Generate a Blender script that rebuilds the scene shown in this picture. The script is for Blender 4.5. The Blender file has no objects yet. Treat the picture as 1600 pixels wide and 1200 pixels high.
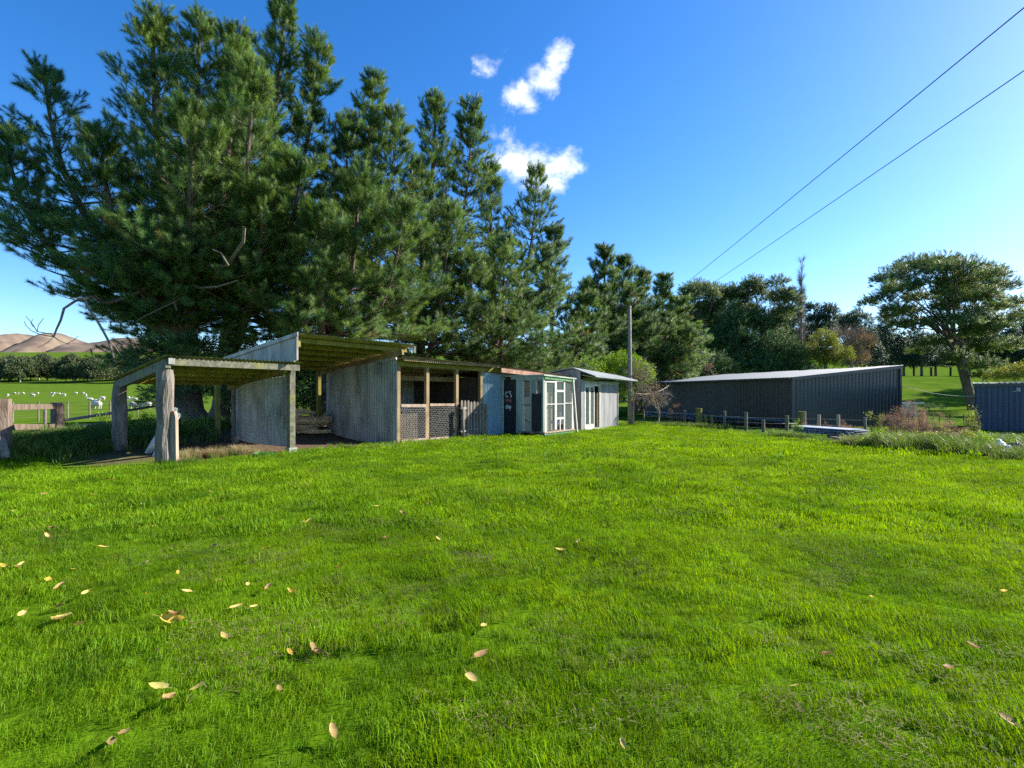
import bpy, bmesh, math, random
import numpy as np
from mathutils import Vector, Matrix
PI = math.pi
random.seed(7)
rng = np.random.default_rng(7)
SC = bpy.context.scene
COL = SC.collection

# ------------------------------------------------------------------ camera
EYE = 1.5
F = 800.0            # focal length in photo pixels (1600 wide)
HZ = 615.0           # horizon row in the photo
cd = bpy.data.cameras.new('camera')
cd.sensor_width = 36.0
cd.lens = 36.0 * F / 1600.0
cd.shift_y = (HZ - 600.0) / 1600.0
cd.clip_start = 0.05
cd.clip_end = 12000
cam = bpy.data.objects.new('camera', cd)
cam.location = (0, 0, EYE)
cam.rotation_euler = (PI / 2, 0, 0)
COL.objects.link(cam)
SC.camera = cam

# ------------------------------------------------------------------ sun and sky
SUN_AZ = math.radians(69)    # to the right of the view
SUN_EL = math.radians(30)
to_sun = Vector((math.sin(SUN_AZ) * math.cos(SUN_EL), math.cos(SUN_AZ) * math.cos(SUN_EL), math.sin(SUN_EL)))
sl = bpy.data.lights.new('sun', 'SUN')
sl.energy = 4.8
sl.angle = math.radians(0.53)
sl.color = (1.0, 0.93, 0.80)
sun = bpy.data.objects.new('sun', sl)
sun.rotation_euler = to_sun.to_track_quat('Z', 'Y').to_euler()
sun.location = (40, 30, 40)
COL.objects.link(sun)

world = bpy.data.worlds.new('World')
SC.world = world
world.use_nodes = True
wn = world.node_tree
wn.nodes.clear()
def N(nt, typ, **kw):
    n = nt.nodes.new(typ)
    for k, v in kw.items():
        setattr(n, k, v)
    return n
wo = N(wn, 'ShaderNodeOutputWorld')
bg = N(wn, 'ShaderNodeBackground')
bg.inputs['Strength'].default_value = 0.10
sky = N(wn, 'ShaderNodeTexSky')
sky.sky_type = 'NISHITA'
sky.sun_disc = False
sky.sun_elevation = SUN_EL
sky.sun_rotation = SUN_AZ
sky.altitude = 200
sky.air_density = 0.9
sky.dust_density = 0.35
sky.ozone_density = 3.0
hs = N(wn, 'ShaderNodeHueSaturation')
hs.inputs['Saturation'].default_value = 1.32
hs.inputs['Hue'].default_value = 0.507
hs.inputs['Value'].default_value = 1.0
wn.links.new(sky.outputs[0], hs.inputs['Color'])
# a few fair-weather cloud puffs, fixed in the sky by direction
tc = N(wn, 'ShaderNodeTexCoord')
sep = N(wn, 'ShaderNodeSeparateXYZ')
wn.links.new(tc.outputs['Generated'], sep.inputs[0])
def wmath(op, a, b=None, clamp=False):
    m = N(wn, 'ShaderNodeMath', operation=op, use_clamp=clamp)
    for i, v in enumerate((a, b)):
        if v is None: continue
        if isinstance(v, (int, float)): m.inputs[i].default_value = v
        else: wn.links.new(v, m.inputs[i])
    return m.outputs[0]
ysafe = wmath('MAXIMUM', sep.outputs['Y'], 0.05)
uu = wmath('DIVIDE', sep.outputs['X'], ysafe)
vv = wmath('DIVIDE', sep.outputs['Z'], ysafe)
comb = N(wn, 'ShaderNodeCombineXYZ')
wn.links.new(uu, comb.inputs[0]); wn.links.new(vv, comb.inputs[1])
def puff(px, py, rx, ry, rot, gain):
    mp = N(wn, 'ShaderNodeMapping', vector_type='TEXTURE')
    mp.inputs['Location'].default_value = ((px - 800) / F, (HZ - py) / F, 0)
    mp.inputs['Rotation'].default_value = (0, 0, math.radians(rot))
    mp.inputs['Scale'].default_value = (rx / F, ry / F, 1)
    wn.links.new(comb.outputs[0], mp.inputs['Vector'])
    ln = N(wn, 'ShaderNodeVectorMath', operation='LENGTH')
    wn.links.new(mp.outputs[0], ln.inputs[0])
    return wmath('MULTIPLY', wmath('SUBTRACT', 1.0, ln.outputs['Value']), gain)
cl = None
for p in ((868, 92, 30, 42, -15, 1.25), (850, 125, 38, 36, 20, 1.25), (816, 150, 44, 34, 30, 1.2), (878, 256, 46, 34, 8, 1.3), (830, 262, 60, 44, -6, 1.3), (798, 250, 44, 44, -10, 1.1), (862, 290, 36, 24, 20, 1.0),
          (782, 212, 28, 30, 0, 0.5), (757, 107, 25, 32, 20, 0.45), (789, 82, 18, 24, 0, 0.25), (766, 176, 18, 12, 0, 0.15)):
    q = puff(*p)
    cl = q if cl is None else wmath('MAXIMUM', cl, q)
nz = N(wn, 'ShaderNodeTexNoise')
nz.inputs['Scale'].default_value = 21.0
nz.inputs['Detail'].default_value = 10.0
nz.inputs['Roughness'].default_value = 0.66
nz.inputs['Distortion'].default_value = 0.25
wn.links.new(comb.outputs[0], nz.inputs['Vector'])
dens = wmath('ADD', cl, wmath('MULTIPLY', wmath('SUBTRACT', nz.outputs['Fac'], 0.50), 2.3))
dens = wmath('MINIMUM', dens, wmath('ADD', wmath('MULTIPLY', cl, 2.5), 0.45))
mr = N(wn, 'ShaderNodeMapRange', interpolation_type='SMOOTHSTEP')
mr.inputs['From Min'].default_value = 0.10
mr.inputs['From Max'].default_value = 1.25
wn.links.new(dens, mr.inputs['Value'])
front = wmath('GREATER_THAN', sep.outputs['Y'], 0.06)
cfac = wmath('MULTIPLY', mr.outputs[0], front)
cfac = wmath('MULTIPLY', cfac, 0.97)
nz2 = N(wn, 'ShaderNodeTexNoise')
nz2.inputs['Scale'].default_value = 34.0
nz2.inputs['Detail'].default_value = 6.0
mp2 = N(wn, 'ShaderNodeMapping'); mp2.inputs['Location'].default_value = (-0.012, -0.008, 3.3)
wn.links.new(comb.outputs[0], mp2.inputs[0]); wn.links.new(mp2.outputs[0], nz2.inputs['Vector'])
cr = N(wn, 'ShaderNodeValToRGB')
cr.color_ramp.elements[0].position = 0.36; cr.color_ramp.elements[0].color = (3.6, 4.1, 4.9, 1)
cr.color_ramp.elements[1].position = 0.56; cr.color_ramp.elements[1].color = (6.0, 6.1, 6.2, 1)
wn.links.new(nz2.outputs['Fac'], cr.inputs[0])
mx = N(wn, 'ShaderNodeMix', data_type='RGBA')
wn.links.new(cfac, mx.inputs[0])
wn.links.new(hs.outputs[0], mx.inputs[6]); wn.links.new(cr.outputs[0], mx.inputs[7])
wn.links.new(mx.outputs[2], bg.inputs['Color'])
wn.links.new(bg.outputs[0], wo.inputs[0])

vs = SC.view_settings
SC.display_settings.display_device = 'sRGB'
vs.view_transform = 'Standard'
vs.look = 'None'
vs.exposure = 1.45
vs.gamma = 1.0
vs.use_curve_mapping = False
SC.render.engine = 'CYCLES'
SC.cycles.use_denoising = False
SC.cycles.max_bounces = 6
SC.cycles.transparent_max_bounces = 8
SC.cycles.use_adaptive_sampling = True

# ------------------------------------------------------------------ helpers
def sstep(a, b, x):
    t = np.clip((np.asarray(x, float) - a) / (b - a), 0, 1)
    return t * t * (3 - 2 * t)
def hash2(ix, iy, s=0):
    v = np.sin(ix * 127.1 + iy * 311.7 + s * 74.7) * 43758.5453
    return v - np.floor(v)
def vnoise(x, y, s=0):
    x = np.asarray(x, float); y = np.asarray(y, float)
    ix = np.floor(x); iy = np.floor(y); fx = x - ix; fy = y - iy
    fx = fx * fx * (3 - 2 * fx); fy = fy * fy * (3 - 2 * fy)
    a = hash2(ix, iy, s); b = hash2(ix + 1, iy, s); c = hash2(ix, iy + 1, s); d = hash2(ix + 1, iy + 1, s)
    return (a * (1 - fx) + b * fx) * (1 - fy) + (c * (1 - fx) + d * fx) * fy
def fbm(x, y, s=0, o=4):
    t = 0; a = 0.5
    for i in range(o):
        t = t + a * vnoise(np.asarray(x) * 2 ** i, np.asarray(y) * 2 ** i, s + i * 3); a *= 0.5
    return t

# shed-row frame: t along the row, s back from the fronts
RD = (0.584, 0.812); RB = (-0.812, 0.584); RO = (-7.385, 10.9)
def rw(t, s, z=0.0):
    return Vector((RO[0] + RD[0] * t + RB[0] * s, RO[1] + RD[1] * t + RB[1] * s, z))
def to_row(x, y):
    dx = np.asarray(x) - RO[0]; dy = np.asarray(y) - RO[1]
    return RD[0] * dx + RD[1] * dy, RB[0] * dx + RB[1] * dy

def H(x, y):
    x = np.asarray(x, float); y = np.asarray(y, float)
    t, s = to_row(x, y)
    h = -0.28 * sstep(11, 27, y) * sstep(-14, -5, x)
    h = h + 0.5 * sstep(0.6, 6.5, s) * (1 - sstep(9, 22, s)) * sstep(-7, -1, t) * (1 - sstep(6, 12, t))
    h = h + 0.05 * (fbm(x * 0.35, y * 0.35, 5, 3) - 0.45) * (1 - sstep(60, 90, y))
    # paddocks rise away from the sheds
    right = sstep(-10, 25, x)
    h = h + right * (0.28 * sstep(30, 44, y) + 4.6 * sstep(50, 95, y)) * (1 - sstep(200, 500, y))
    h = h + 0.004 * np.clip(y - 55, 0, 60) + 0.018 * np.clip(y - 110, 0, 60) + 0.085 * np.clip(y - 170, 0, 95) + 0.112 * np.clip(y - 265, 0, 440)
    h = h + sstep(150, 300, y) * 2.0 * (fbm(x * 0.012 + 3, y * 0.012, 9, 3) - 0.45)
    return h
def hz(x, y):
    return float(H(x, y))
def W(px, py, depth):
    return Vector(((px - 800) / F * depth, depth, EYE + (HZ - py) / F * depth))
def G(px, py):
    """point of the ground seen at a photo pixel"""
    u = (px - 800) / F; v = (HZ - py) / F
    lo = 1.0
    ys = np.concatenate([np.arange(1.5, 60, 0.05), np.arange(60, 900, 0.5)])
    d = EYE + v * ys - H(u * ys, ys)
    k = np.argmax(d < 0)
    if d[k] >= 0: k = len(ys) - 1
    y = ys[k]
    return Vector((u * y, y, hz(u * y, y)))

class MB:
    def __init__(self): self.v = []; self.f = []; self.sm = []
    def add(self, vs, fs, smooth=False):
        b = len(self.v)
        self.v += [tuple(p) for p in vs]
        for f in fs: self.f.append(tuple(i + b for i in f)); self.sm.append(smooth)
        return self
    def hexa(self, c):     # 8 corners: bottom 0-3 ccw, top 4-7
        return self.add(c, [(3, 2, 1, 0), (4, 5, 6, 7), (0, 1, 5, 4), (1, 2, 6, 5), (2, 3, 7, 6), (3, 0, 4, 7)])
    def box(self, o, ex, ey, ez):   # corner o and three edge vectors
        o = Vector(o); ex = Vector(ex); ey = Vector(ey); ez = Vector(ez)
        c = [o, o + ex, o + ex + ey, o + ey]
        return self.hexa(c + [p + ez for p in c])
    def beam(self, a, b, w, h, up=(0, 0, 1)):   # rectangular bar a->b, w across, h along up, centred
        a = Vector(a); b = Vector(b); d = (b - a).normalized(); up = Vector(up)
        side = d.cross(up)
        if side.length < 1e-4: side = d.cross(Vector((1, 0, 0)))
        side.normalize(); u2 = side.cross(d).normalized()
        s = side * w / 2; u = u2 * h / 2
        return self.hexa([a - s - u, a + s - u, b + s - u, b - s - u, a - s + u, a + s + u, b + s + u, b - s + u])
    def tube(self, pts, rad, n=6, cap=True, smooth=True, jit=0.0):
        pts = [Vector(p) for p in pts]
        if not hasattr(rad, '__len__'): rad = [rad] * len(pts)
        vs = []; fs = []
        ref = Vector((0.31, 0.22, 0.92))
        for i, p in enumerate(pts):
            d = (pts[min(i + 1, len(pts) - 1)] - pts[max(i - 1, 0)])
            if d.length < 1e-6: d = Vector((0, 0, 1))
            d.normalize()
            r = ref
            if abs(d.dot(r)) > 0.95: r = Vector((1, 0, 0))
            a = d.cross(r).normalized(); b = d.cross(a)
            for k in range(n):
                an = 2 * PI * k / n
                rr = rad[i] * (1 + (random.uniform(-jit, jit) if jit else 0))
                vs.append(p + a * (math.cos(an) * rr) + b * (math.sin(an) * rr))
        for i in range(len(pts) - 1):
            for k in range(n):
                k2 = (k + 1) % n
                fs.append((i * n + k, i * n + k2, (i + 1) * n + k2, (i + 1) * n + k))
        if cap:
            fs.append(tuple(range(n))[::-1]); fs.append(tuple((len(pts) - 1) * n + k for k in range(n)))
        return self.add(vs, fs, smooth)
    def build(self, name, mat, parent=None, kind=None, label=None, cat=None, group=None):
        me = bpy.data.meshes.new(name)
        off = Vector((0, 0, 0))
        if parent is not None:
            off = Vector(parent.get('_o', (0, 0, 0)))
        elif cat:
            arr = np.array(self.v); off = Vector(((arr[:, 0].min() + arr[:, 0].max()) / 2, (arr[:, 1].min() + arr[:, 1].max()) / 2, arr[:, 2].min()))
        me.from_pydata([(p[0] - off.x, p[1] - off.y, p[2] - off.z) for p in self.v], [], self.f)
        me.polygons.foreach_set('use_smooth', self.sm)
        mats = mat if isinstance(mat, (list, tuple)) else [mat]
        for m in mats: me.materials.append(m)
        me.update()
        o = bpy.data.objects.new(name, me)
        COL.objects.link(o)
        if parent is not None:
            o.parent = parent
            o['_o'] = tuple(off)
        else:
            o.location = off
            o['_o'] = tuple(off)
        if kind: o['kind'] = kind
        if label: o['label'] = label
        if cat: o['category'] = cat
        if group: o['group'] = group
        return o

def thing(name, label, cat, loc, group=None):
    o = bpy.data.objects.new(name, None)
    o.location = loc
    o.empty_display_size = 0.2
    COL.objects.link(o)
    o['label'] = label; o['category'] = cat; o['_o'] = tuple(loc)
    if group: o['group'] = group
    return o
def copy_tree(o, parent=None, loc=None, rotz=None, scale=None, label=None, group=None):
    c = o.copy(); COL.objects.link(c); c.parent = parent
    if loc is not None: c.location = loc
    if rotz is not None: c.rotation_euler = (0, 0, rotz)
    if scale is not None: c.scale = (scale, scale, scale)
    if label: c['label'] = label
    if group: c['group'] = group
    for ch in list(o.children): copy_tree(ch, c)
    return c

# ------------------------------------------------------------------ materials
def mat(name, c1, c2=None, scale=4.0, rough=0.8, bump=0.0, metal=0.0, spec=0.3, stretch=(1, 1, 1), stain=None, detail=6, bscale=None, trans=None, rnd=0.0, lo=0.35, hi=0.65):
    m = bpy.data.materials.new(name)
    m.use_nodes = True
    nt = m.node_tree
    b = nt.nodes['Principled BSDF']
    b.inputs['Roughness'].default_value = rough
    b.inputs['Metallic'].default_value = metal
    b.inputs['Specular IOR Level'].default_value = spec
    col = None
    t = N(nt, 'ShaderNodeTexCoord'); mp = N(nt, 'ShaderNodeMapping')
    mp.inputs['Scale'].default_value = stretch
    nt.links.new(t.outputs['Object'], mp.inputs[0])
    if c2 is not None:
        nz = N(nt, 'ShaderNodeTexNoise'); nz.inputs['Scale'].default_value = scale; nz.inputs['Detail'].default_value = detail; nz.inputs['Roughness'].default_value = 0.62
        nt.links.new(mp.outputs[0], nz.inputs['Vector'])
        cr = N(nt, 'ShaderNodeValToRGB')
        cr.color_ramp.elements[0].position = lo; cr.color_ramp.elements[0].color = (*c1, 1)
        cr.color_ramp.elements[1].position = hi; cr.color_ramp.elements[1].color = (*c2, 1)
        nt.links.new(nz.outputs['Fac'], cr.inputs[0]); col = cr.outputs[0]
    if stain is not None:   # (colour, scale, from, to[, stretch])
        s = N(nt, 'ShaderNodeTexNoise'); s.inputs['Scale'].default_value = stain[1]; s.inputs['Detail'].default_value = 8; s.inputs['Roughness'].default_value = 0.7
        ms = N(nt, 'ShaderNodeMapping'); ms.inputs['Location'].default_value = (3.1, 7.7, 1.3)
        if len(stain) > 4: ms.inputs['Scale'].default_value = stain[4]
        nt.links.new(t.outputs['Object'], ms.inputs[0]); nt.links.new(ms.outputs[0], s.inputs['Vector'])
        r = N(nt, 'ShaderNodeMapRange'); r.inputs['From Min'].default_value = stain[2]; r.inputs['From Max'].default_value = stain[3]
        nt.links.new(s.outputs['Fac'], r.inputs['Value'])
        x = N(nt, 'ShaderNodeMix', data_type='RGBA'); nt.links.new(r.outputs[0], x.inputs[0])
        if col is None: x.inputs[6].default_value = (*c1, 1)
        else: nt.links.new(col, x.inputs[6])
        x.inputs[7].default_value = (*stain[0], 1); col = x.outputs[2]
    if rnd > 0:
        oi = N(nt, 'ShaderNodeObjectInfo')
        r = N(nt, 'ShaderNodeMapRange'); r.inputs['To Min'].default_value = 1 - rnd; r.inputs['To Max'].default_value = 1 + rnd
        nt.links.new(oi.outputs['Random'], r.inputs['Value'])
        h = N(nt, 'ShaderNodeHueSaturation'); nt.links.new(r.outputs[0], h.inputs['Value'])
        if col is None: h.inputs['Color'].default_value = (*c1, 1)
        else: nt.links.new(col, h.inputs['Color'])
        col = h.outputs[0]
    if col is None: b.inputs['Base Color'].default_value = (*c1, 1)
    else: nt.links.new(col, b.inputs['Base Color'])
    if bump:
        nb = N(nt, 'ShaderNodeTexNoise'); nb.inputs['Scale'].default_value = bscale or scale * 4; nb.inputs['Detail'].default_value = 5
        nt.links.new(mp.outputs[0], nb.inputs['Vector'])
        bp = N(nt, 'ShaderNodeBump'); bp.inputs['Strength'].default_value = bump; bp.inputs['Distance'].default_value = 0.02
        nt.links.new(nb.outputs['Fac'], bp.inputs['Height']); nt.links.new(bp.outputs[0], b.inputs['Normal'])
    return m

def leafmat(name, c1, c2, trans=0.3, rough=0.6, wscale=0.35, rnd=0.3, spec=0.25, huev=0.02):
    """foliage: diffuse + light passing through, hue drifting over the crown"""
    m = bpy.data.materials.new(name); m.use_nodes = True
    nt = m.node_tree; b = nt.nodes['Principled BSDF']; out = nt.nodes['Material Output']
    geo = N(nt, 'ShaderNodeNewGeometry')
    nz = N(nt, 'ShaderNodeTexNoise'); nz.inputs['Scale'].default_value = wscale; nz.inputs['Detail'].default_value = 4
    nt.links.new(geo.outputs['Position'], nz.inputs['Vector'])
    cr = N(nt, 'ShaderNodeValToRGB'); cr.color_ramp.elements[0].position = 0.36; cr.color_ramp.elements[1].position = 0.64
    cr.color_ramp.elements[0].color = (*c1, 1); cr.color_ramp.elements[1].color = (*c2, 1)
    nt.links.new(nz.outputs['Fac'], cr.inputs[0])
    oi = N(nt, 'ShaderNodeObjectInfo')
    r = N(nt, 'ShaderNodeMapRange'); r.inputs['To Min'].default_value = 1 - rnd; r.inputs['To Max'].default_value = 1 + rnd
    nt.links.new(oi.outputs['Random'], r.inputs['Value'])
    r2 = N(nt, 'ShaderNodeMapRange'); r2.inputs['To Min'].default_value = 0.5 - huev; r2.inputs['To Max'].default_value = 0.5 + huev
    wnz = N(nt, 'ShaderNodeTexWhiteNoise', noise_dimensions='1D'); nt.links.new(oi.outputs['Random'], wnz.inputs['W']); nt.links.new(wnz.outputs['Value'], r2.inputs['Value'])
    h = N(nt, 'ShaderNodeHueSaturation'); nt.links.new(r.outputs[0], h.inputs['Value']); nt.links.new(r2.outputs[0], h.inputs['Hue']); nt.links.new(cr.outputs[0], h.inputs['Color'])
    nt.links.new(h.outputs[0], b.inputs['Base Color'])
    b.inputs['Roughness'].default_value = rough; b.inputs['Specular IOR Level'].default_value = spec
    tr = N(nt, 'ShaderNodeBsdfTranslucent')
    hb = N(nt, 'ShaderNodeHueSaturation'); hb.inputs['Value'].default_value = 1.5; hb.inputs['Hue'].default_value = 0.485; hb.inputs['Saturation'].default_value = 1.1
    nt.links.new(h.outputs[0], hb.inputs['Color']); nt.links.new(hb.outputs[0], tr.inputs['Color'])
    mxs = N(nt, 'ShaderNodeMixShader'); mxs.inputs[0].default_value = trans
    nt.links.new(b.outputs[0], mxs.inputs[1]); nt.links.new(tr.outputs[0], mxs.inputs[2]); nt.links.new(mxs.outputs[0], out.inputs[0])
    return m

def glassmat(name, tint=(0.75, 0.85, 0.83), a=0.35):
    m = bpy.data.materials.new(name); m.use_nodes = True
    nt = m.node_tree; b = nt.nodes['Principled BSDF']; out = nt.nodes['Material Output']
    b.inputs['Base Color'].default_value = (*tint, 1); b.inputs['Roughness'].default_value = 0.08; b.inputs['Specular IOR Level'].default_value = 0.8
    tr = N(nt, 'ShaderNodeBsdfTransparent'); mxs = N(nt, 'ShaderNodeMixShader'); mxs.inputs[0].default_value = a
    nt.links.new(tr.outputs[0], mxs.inputs[1]); nt.links.new(b.outputs[0], mxs.inputs[2]); nt.links.new(mxs.outputs[0], out.inputs[0])
    return m

M = {}
M['iron'] = mat('weathered_iron', (0.25, 0.248, 0.228), (0.40, 0.395, 0.365), 2.4, 0.6, 0.05, 0.15, 0.35, (1, 1, .22), stain=((0.115, 0.10, 0.075), 2.6, .46, .72, (1, 1, .3)), rnd=.12)
M['iron_blue'] = mat('pale_blue_iron', (0.17, 0.25, 0.31), (0.25, 0.34, 0.40), 2.5, 0.55, 0.04, 0.15, 0.4, (1, 1, .2), rnd=.05)
M['iron_green'] = mat('yellow_green_iron', (0.24, 0.24, 0.07), (0.36, 0.36, 0.17), 3.5, 0.7, 0.05, 0.1, 0.3, stain=((0.12, 0.13, 0.04), 3.0, .5, .7), rnd=.06)  # yellow-green sheet iron, blotched darker green
M['iron_rust'] = mat('rusty_iron', (0.26, 0.13, 0.08), (0.36, 0.24, 0.18), 3.0, 0.8, 0.08, 0.1, 0.2, stain=((0.14, 0.055, 0.03), 4.0, .5, .7), rnd=.06)
M['iron_tan'] = mat('faded_brown_roof', (0.30, 0.22, 0.17), (0.40, 0.31, 0.25), 3.0, 0.75, 0.05, 0.1, 0.25, stain=((0.16, 0.09, 0.06), 4.0, .55, .75), rnd=.06)
M['greenish_timber'] = mat('yellow_green_timber', (0.165, 0.148, 0.03), (0.25, 0.215, 0.06), 5, 0.9, 0.2, 0, .15, (1, 1, 1), stain=((0.10, 0.11, 0.03), 3, .5, .7), rnd=.08)  # greenish-yellow timber with darker green blotches
M['tan_timber'] = mat('tan_timber', (0.20, 0.140, 0.072), (0.30, 0.222, 0.125), 4, 0.85, 0.15, 0, .2, (1, 1, .3), stain=((0.20, 0.15, 0.07), 2.5, .55, .75), rnd=.08)
M['old_wood'] = mat('grey_weathered_wood', (0.10, 0.085, 0.07), (0.25, 0.22, 0.19), 9, 0.9, 0.9, 0, .15, (1, 1, .18), stain=((0.11, 0.10, 0.07), 3.0, .52, .72, (1, 1, .3)), rnd=.08)
M['lichen_wood'] = mat('lichen_wood', (0.085, 0.085, 0.06), (0.20, 0.195, 0.15), 9, 0.9, 0.4, 0, .15, stain=((0.20, 0.20, 0.06), 2.4, .5, .68), rnd=.08)
M['split_wood'] = mat('split_wood', (0.25, 0.17, 0.12), (0.42, 0.33, 0.26), 9, 0.9, 0.6, 0, .15, (1, 1, .12), stain=((0.20, 0.11, 0.07), 3.0, .55, .7, (1, 1, .2)))
M['grey_board'] = mat('grey_boards', (0.20, 0.20, 0.205), (0.33, 0.33, 0.33), 6, 0.85, 0.2, 0, .2, (1, 1, .12), stain=((0.2, 0.19, 0.18), 3, .5, .75, (1, 1, .2)), rnd=.12)
M['pale_board'] = mat('pale_green_board', (0.26, 0.30, 0.26), (0.38, 0.42, 0.37), 4, 0.75, 0.08, 0, .25, (1, 1, .2), stain=((0.30, 0.30, 0.24), 4, .55, .75), rnd=.05)
M['white_paint'] = mat('flaking_white_paint', (0.42, 0.41, 0.365), (0.57, 0.56, 0.52), 7, 0.6, 0.08, 0, .35, stain=((0.40, 0.38, 0.32), 7, .6, .75), rnd=.04)
M['cream'] = mat('cream_panel', (0.36, 0.32, 0.24), (0.46, 0.42, 0.33), 3, 0.7, 0.04, 0, .3)
M['green_paint'] = mat('green_paint', (0.05, 0.17, 0.06), (0.09, 0.24, 0.09), 4, 0.6, 0.05, 0, .3)
M['black_board'] = mat('black_board', (0.018, 0.019, 0.022), (0.035, 0.036, 0.04), 5, 0.7, 0.04, 0, .25)
M['brown_panel'] = mat('brown_panel', (0.26, 0.14, 0.09), (0.36, 0.22, 0.14), 5, 0.8, 0.05, 0, .2, (1, 1, .2))
M['chalk'] = mat('white_paint_marks', (0.72, 0.70, 0.72))
M['redmark'] = mat('red_paint_marks', (0.42, 0.10, 0.12), (0.30, 0.12, 0.14), 20)
M['wire'] = mat('galvanised_wire', (0.40, 0.39, 0.36), rough=.6, metal=.1)
M['darkwire'] = mat('dark_cable', (0.03, 0.03, 0.032), rough=.6)
M['rope'] = mat('pale_rope', (0.62, 0.52, 0.36), (0.7, 0.6, 0.44), 30, .9)
M['black_steel'] = mat('black_coated_steel', (0.030, 0.033, 0.036), (0.040, 0.043, 0.046), .7, 0.42, 0.02, 0, .5, rnd=.1, stain=((0.06, 0.055, 0.045), 2.0, .55, .85))
M['blue_steel'] = mat('slate_blue_steel', (0.024, 0.042, 0.082), (0.031, 0.052, 0.096), .7, 0.45, 0.02, 0, .5, rnd=.06)
M['pale_roof'] = mat('pale_zinc_roof', (0.19, 0.205, 0.22), (0.27, 0.285, 0.30), 1.8, 0.6, 0.02, 0.1, .5, rnd=.03)
M['dark_trim'] = mat('dark_trim', (0.045, 0.05, 0.055), rough=.45, spec=.5)
M['sheet_white'] = mat('whitish_sheeting', (0.46, 0.50, 0.54), (0.60, 0.63, 0.66), 2.5, .5, .04, .2, .4, rnd=.1, stain=((0.3, 0.29, 0.27), 3, .55, .75))
M['plastic_white'] = mat('white_plastic_pipe', (0.62, 0.66, 0.70), (0.70, 0.73, 0.76), 5, .45, 0, 0, .4)
M['green_plastic'] = mat('green_plastic', (0.03, 0.22, 0.09), (0.05, 0.28, 0.12), 6, .4, 0, 0, .45)
M['concrete'] = mat('concrete', (0.32, 0.31, 0.27), (0.44, 0.43, 0.38), 5, .95, .3, 0, .15, rnd=.08)
M['glass'] = glassmat('window_glass', (0.25, 0.34, 0.33), .16)
M['pine_bark'] = mat('pine_bark', (0.085, 0.062, 0.048), (0.20, 0.155, 0.125), 9, .95, 1.0, 0, .1, (1, 1, .25))
M['red_bark'] = mat('reddish_bark', (0.20, 0.11, 0.06), (0.34, 0.21, 0.12), 8, .95, .8, 0, .1, (1, 1, .3))
M['grey_bark'] = mat('grey_bark', (0.20, 0.17, 0.14), (0.34, 0.30, 0.26), 8, .95, .6, 0, .1)
M['dead_wood'] = mat('dead_branch', (0.16, 0.125, 0.095), (0.26, 0.21, 0.17), 10, .95, .4, 0, .1)
M['log'] = mat('split_log', (0.42, 0.25, 0.12), (0.66, 0.48, 0.30), 6, .9, .4, 0, .15, rnd=.3)
M['wool'] = mat('wool', (0.46, 0.43, 0.36), (0.58, 0.55, 0.48), 9, .95, .5, 0, .1)
M['goose'] = mat('white_feathers', (0.72, 0.72, 0.70), (0.80, 0.80, 0.78), 9, .8, .1, 0, .2)
M['bag'] = mat('white_sack', (0.68, 0.69, 0.72), (0.80, 0.80, 0.80), 6, .6, .2, 0, .3)
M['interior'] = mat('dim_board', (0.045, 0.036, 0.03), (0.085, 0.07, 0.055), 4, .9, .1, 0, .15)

# ------------------------------------------------------------------ ground
LAWN_EDGE = [(1600, 722), (1480, 712), (1380, 702), (1290, 692), (1210, 683), (1130, 673), (1060, 668), (1000, 664)]
_le = [G(*p) for p in LAWN_EDGE]
_ley = np.array([p.y for p in _le]); _lex = np.array([p.x for p in _le])
def lawn_edge_x(y):
    yy = np.asarray(y, float)
    x = np.interp(yy, _ley, _lex)
    return np.where(yy < _ley[0], _lex[0] + (_ley[0] - yy) * 0.55, x)
def shed_dirt(x, y):
    t, s = to_row(x, y)
    w = 0.35 * (fbm(np.asarray(x) * 1.3, np.asarray(y) * 1.3, 21, 3) - 0.45)
    a = sstep(-0.35, 0.15, s + w) * (1 - sstep(7.5, 9.5, s)) * sstep(-0.5, 0.5, t + w) * (1 - sstep(15.5, 16.2, t))
    b = sstep(0.2, 1.2, s + w * 2) * (1 - sstep(8, 10, s)) * sstep(-1.6, -.6, t) * (1 - sstep(0, 1, t)) * .8
    return np.maximum(a, b)
def spread(a, b, n, p): 
    u = np.linspace(0, 1, n) ** p
    return a + (b - a) * u
xs = np.concatenate([-spread(34, 5200, 46, 2.6)[::-1], np.arange(-33.6, 33.7, 0.3), spread(34, 5200, 46, 2.6)])
ys = np.concatenate([-spread(6, 900, 12, 2.4)[::-1], np.arange(-5.7, 48.1, 0.3), spread(48.4, 5200, 110, 2.3)])
gx, gy = np.meshgrid(xs, ys)
gz = H(gx, gy)
# small humps and wheel-worn streaks in the lawn
near = (1 - sstep(22, 34, gy)) * (1 - sstep(12, 20, np.abs(gx)))
gz = gz + near * 0.035 * (fbm(gx * 1.6, gy * 1.6, 31, 3) - 0.45)
gz = np.where(gy > 880, np.minimum(gz, 60 - 0.05 * (gy - 880)), gz)
ny, nx = gx.shape
verts = np.stack([gx, gy, gz], -1).reshape(-1, 3)
ii = (np.arange(ny - 1)[:, None] * nx + np.arange(nx - 1)[None, :]).reshape(-1)
faces = np.stack([ii, ii + 1, ii + nx + 1, ii + nx], -1)
me = bpy.data.meshes.new('ground')
me.from_pydata(verts.tolist(), [], faces.tolist())
me.polygons.foreach_set('use_smooth', [True] * len(me.polygons))
vx, vy = verts[:, 0], verts[:, 1]
dirt = shed_dirt(vx, vy)
edge = lawn_edge_x(vy)
track = np.exp(-((vx - edge - 0.1) / 0.28) ** 2) * (vy < 19) * (vy > 6) * 0.9 * (fbm(vx * 2, vy * 2, 44, 2) > .3)
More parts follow.
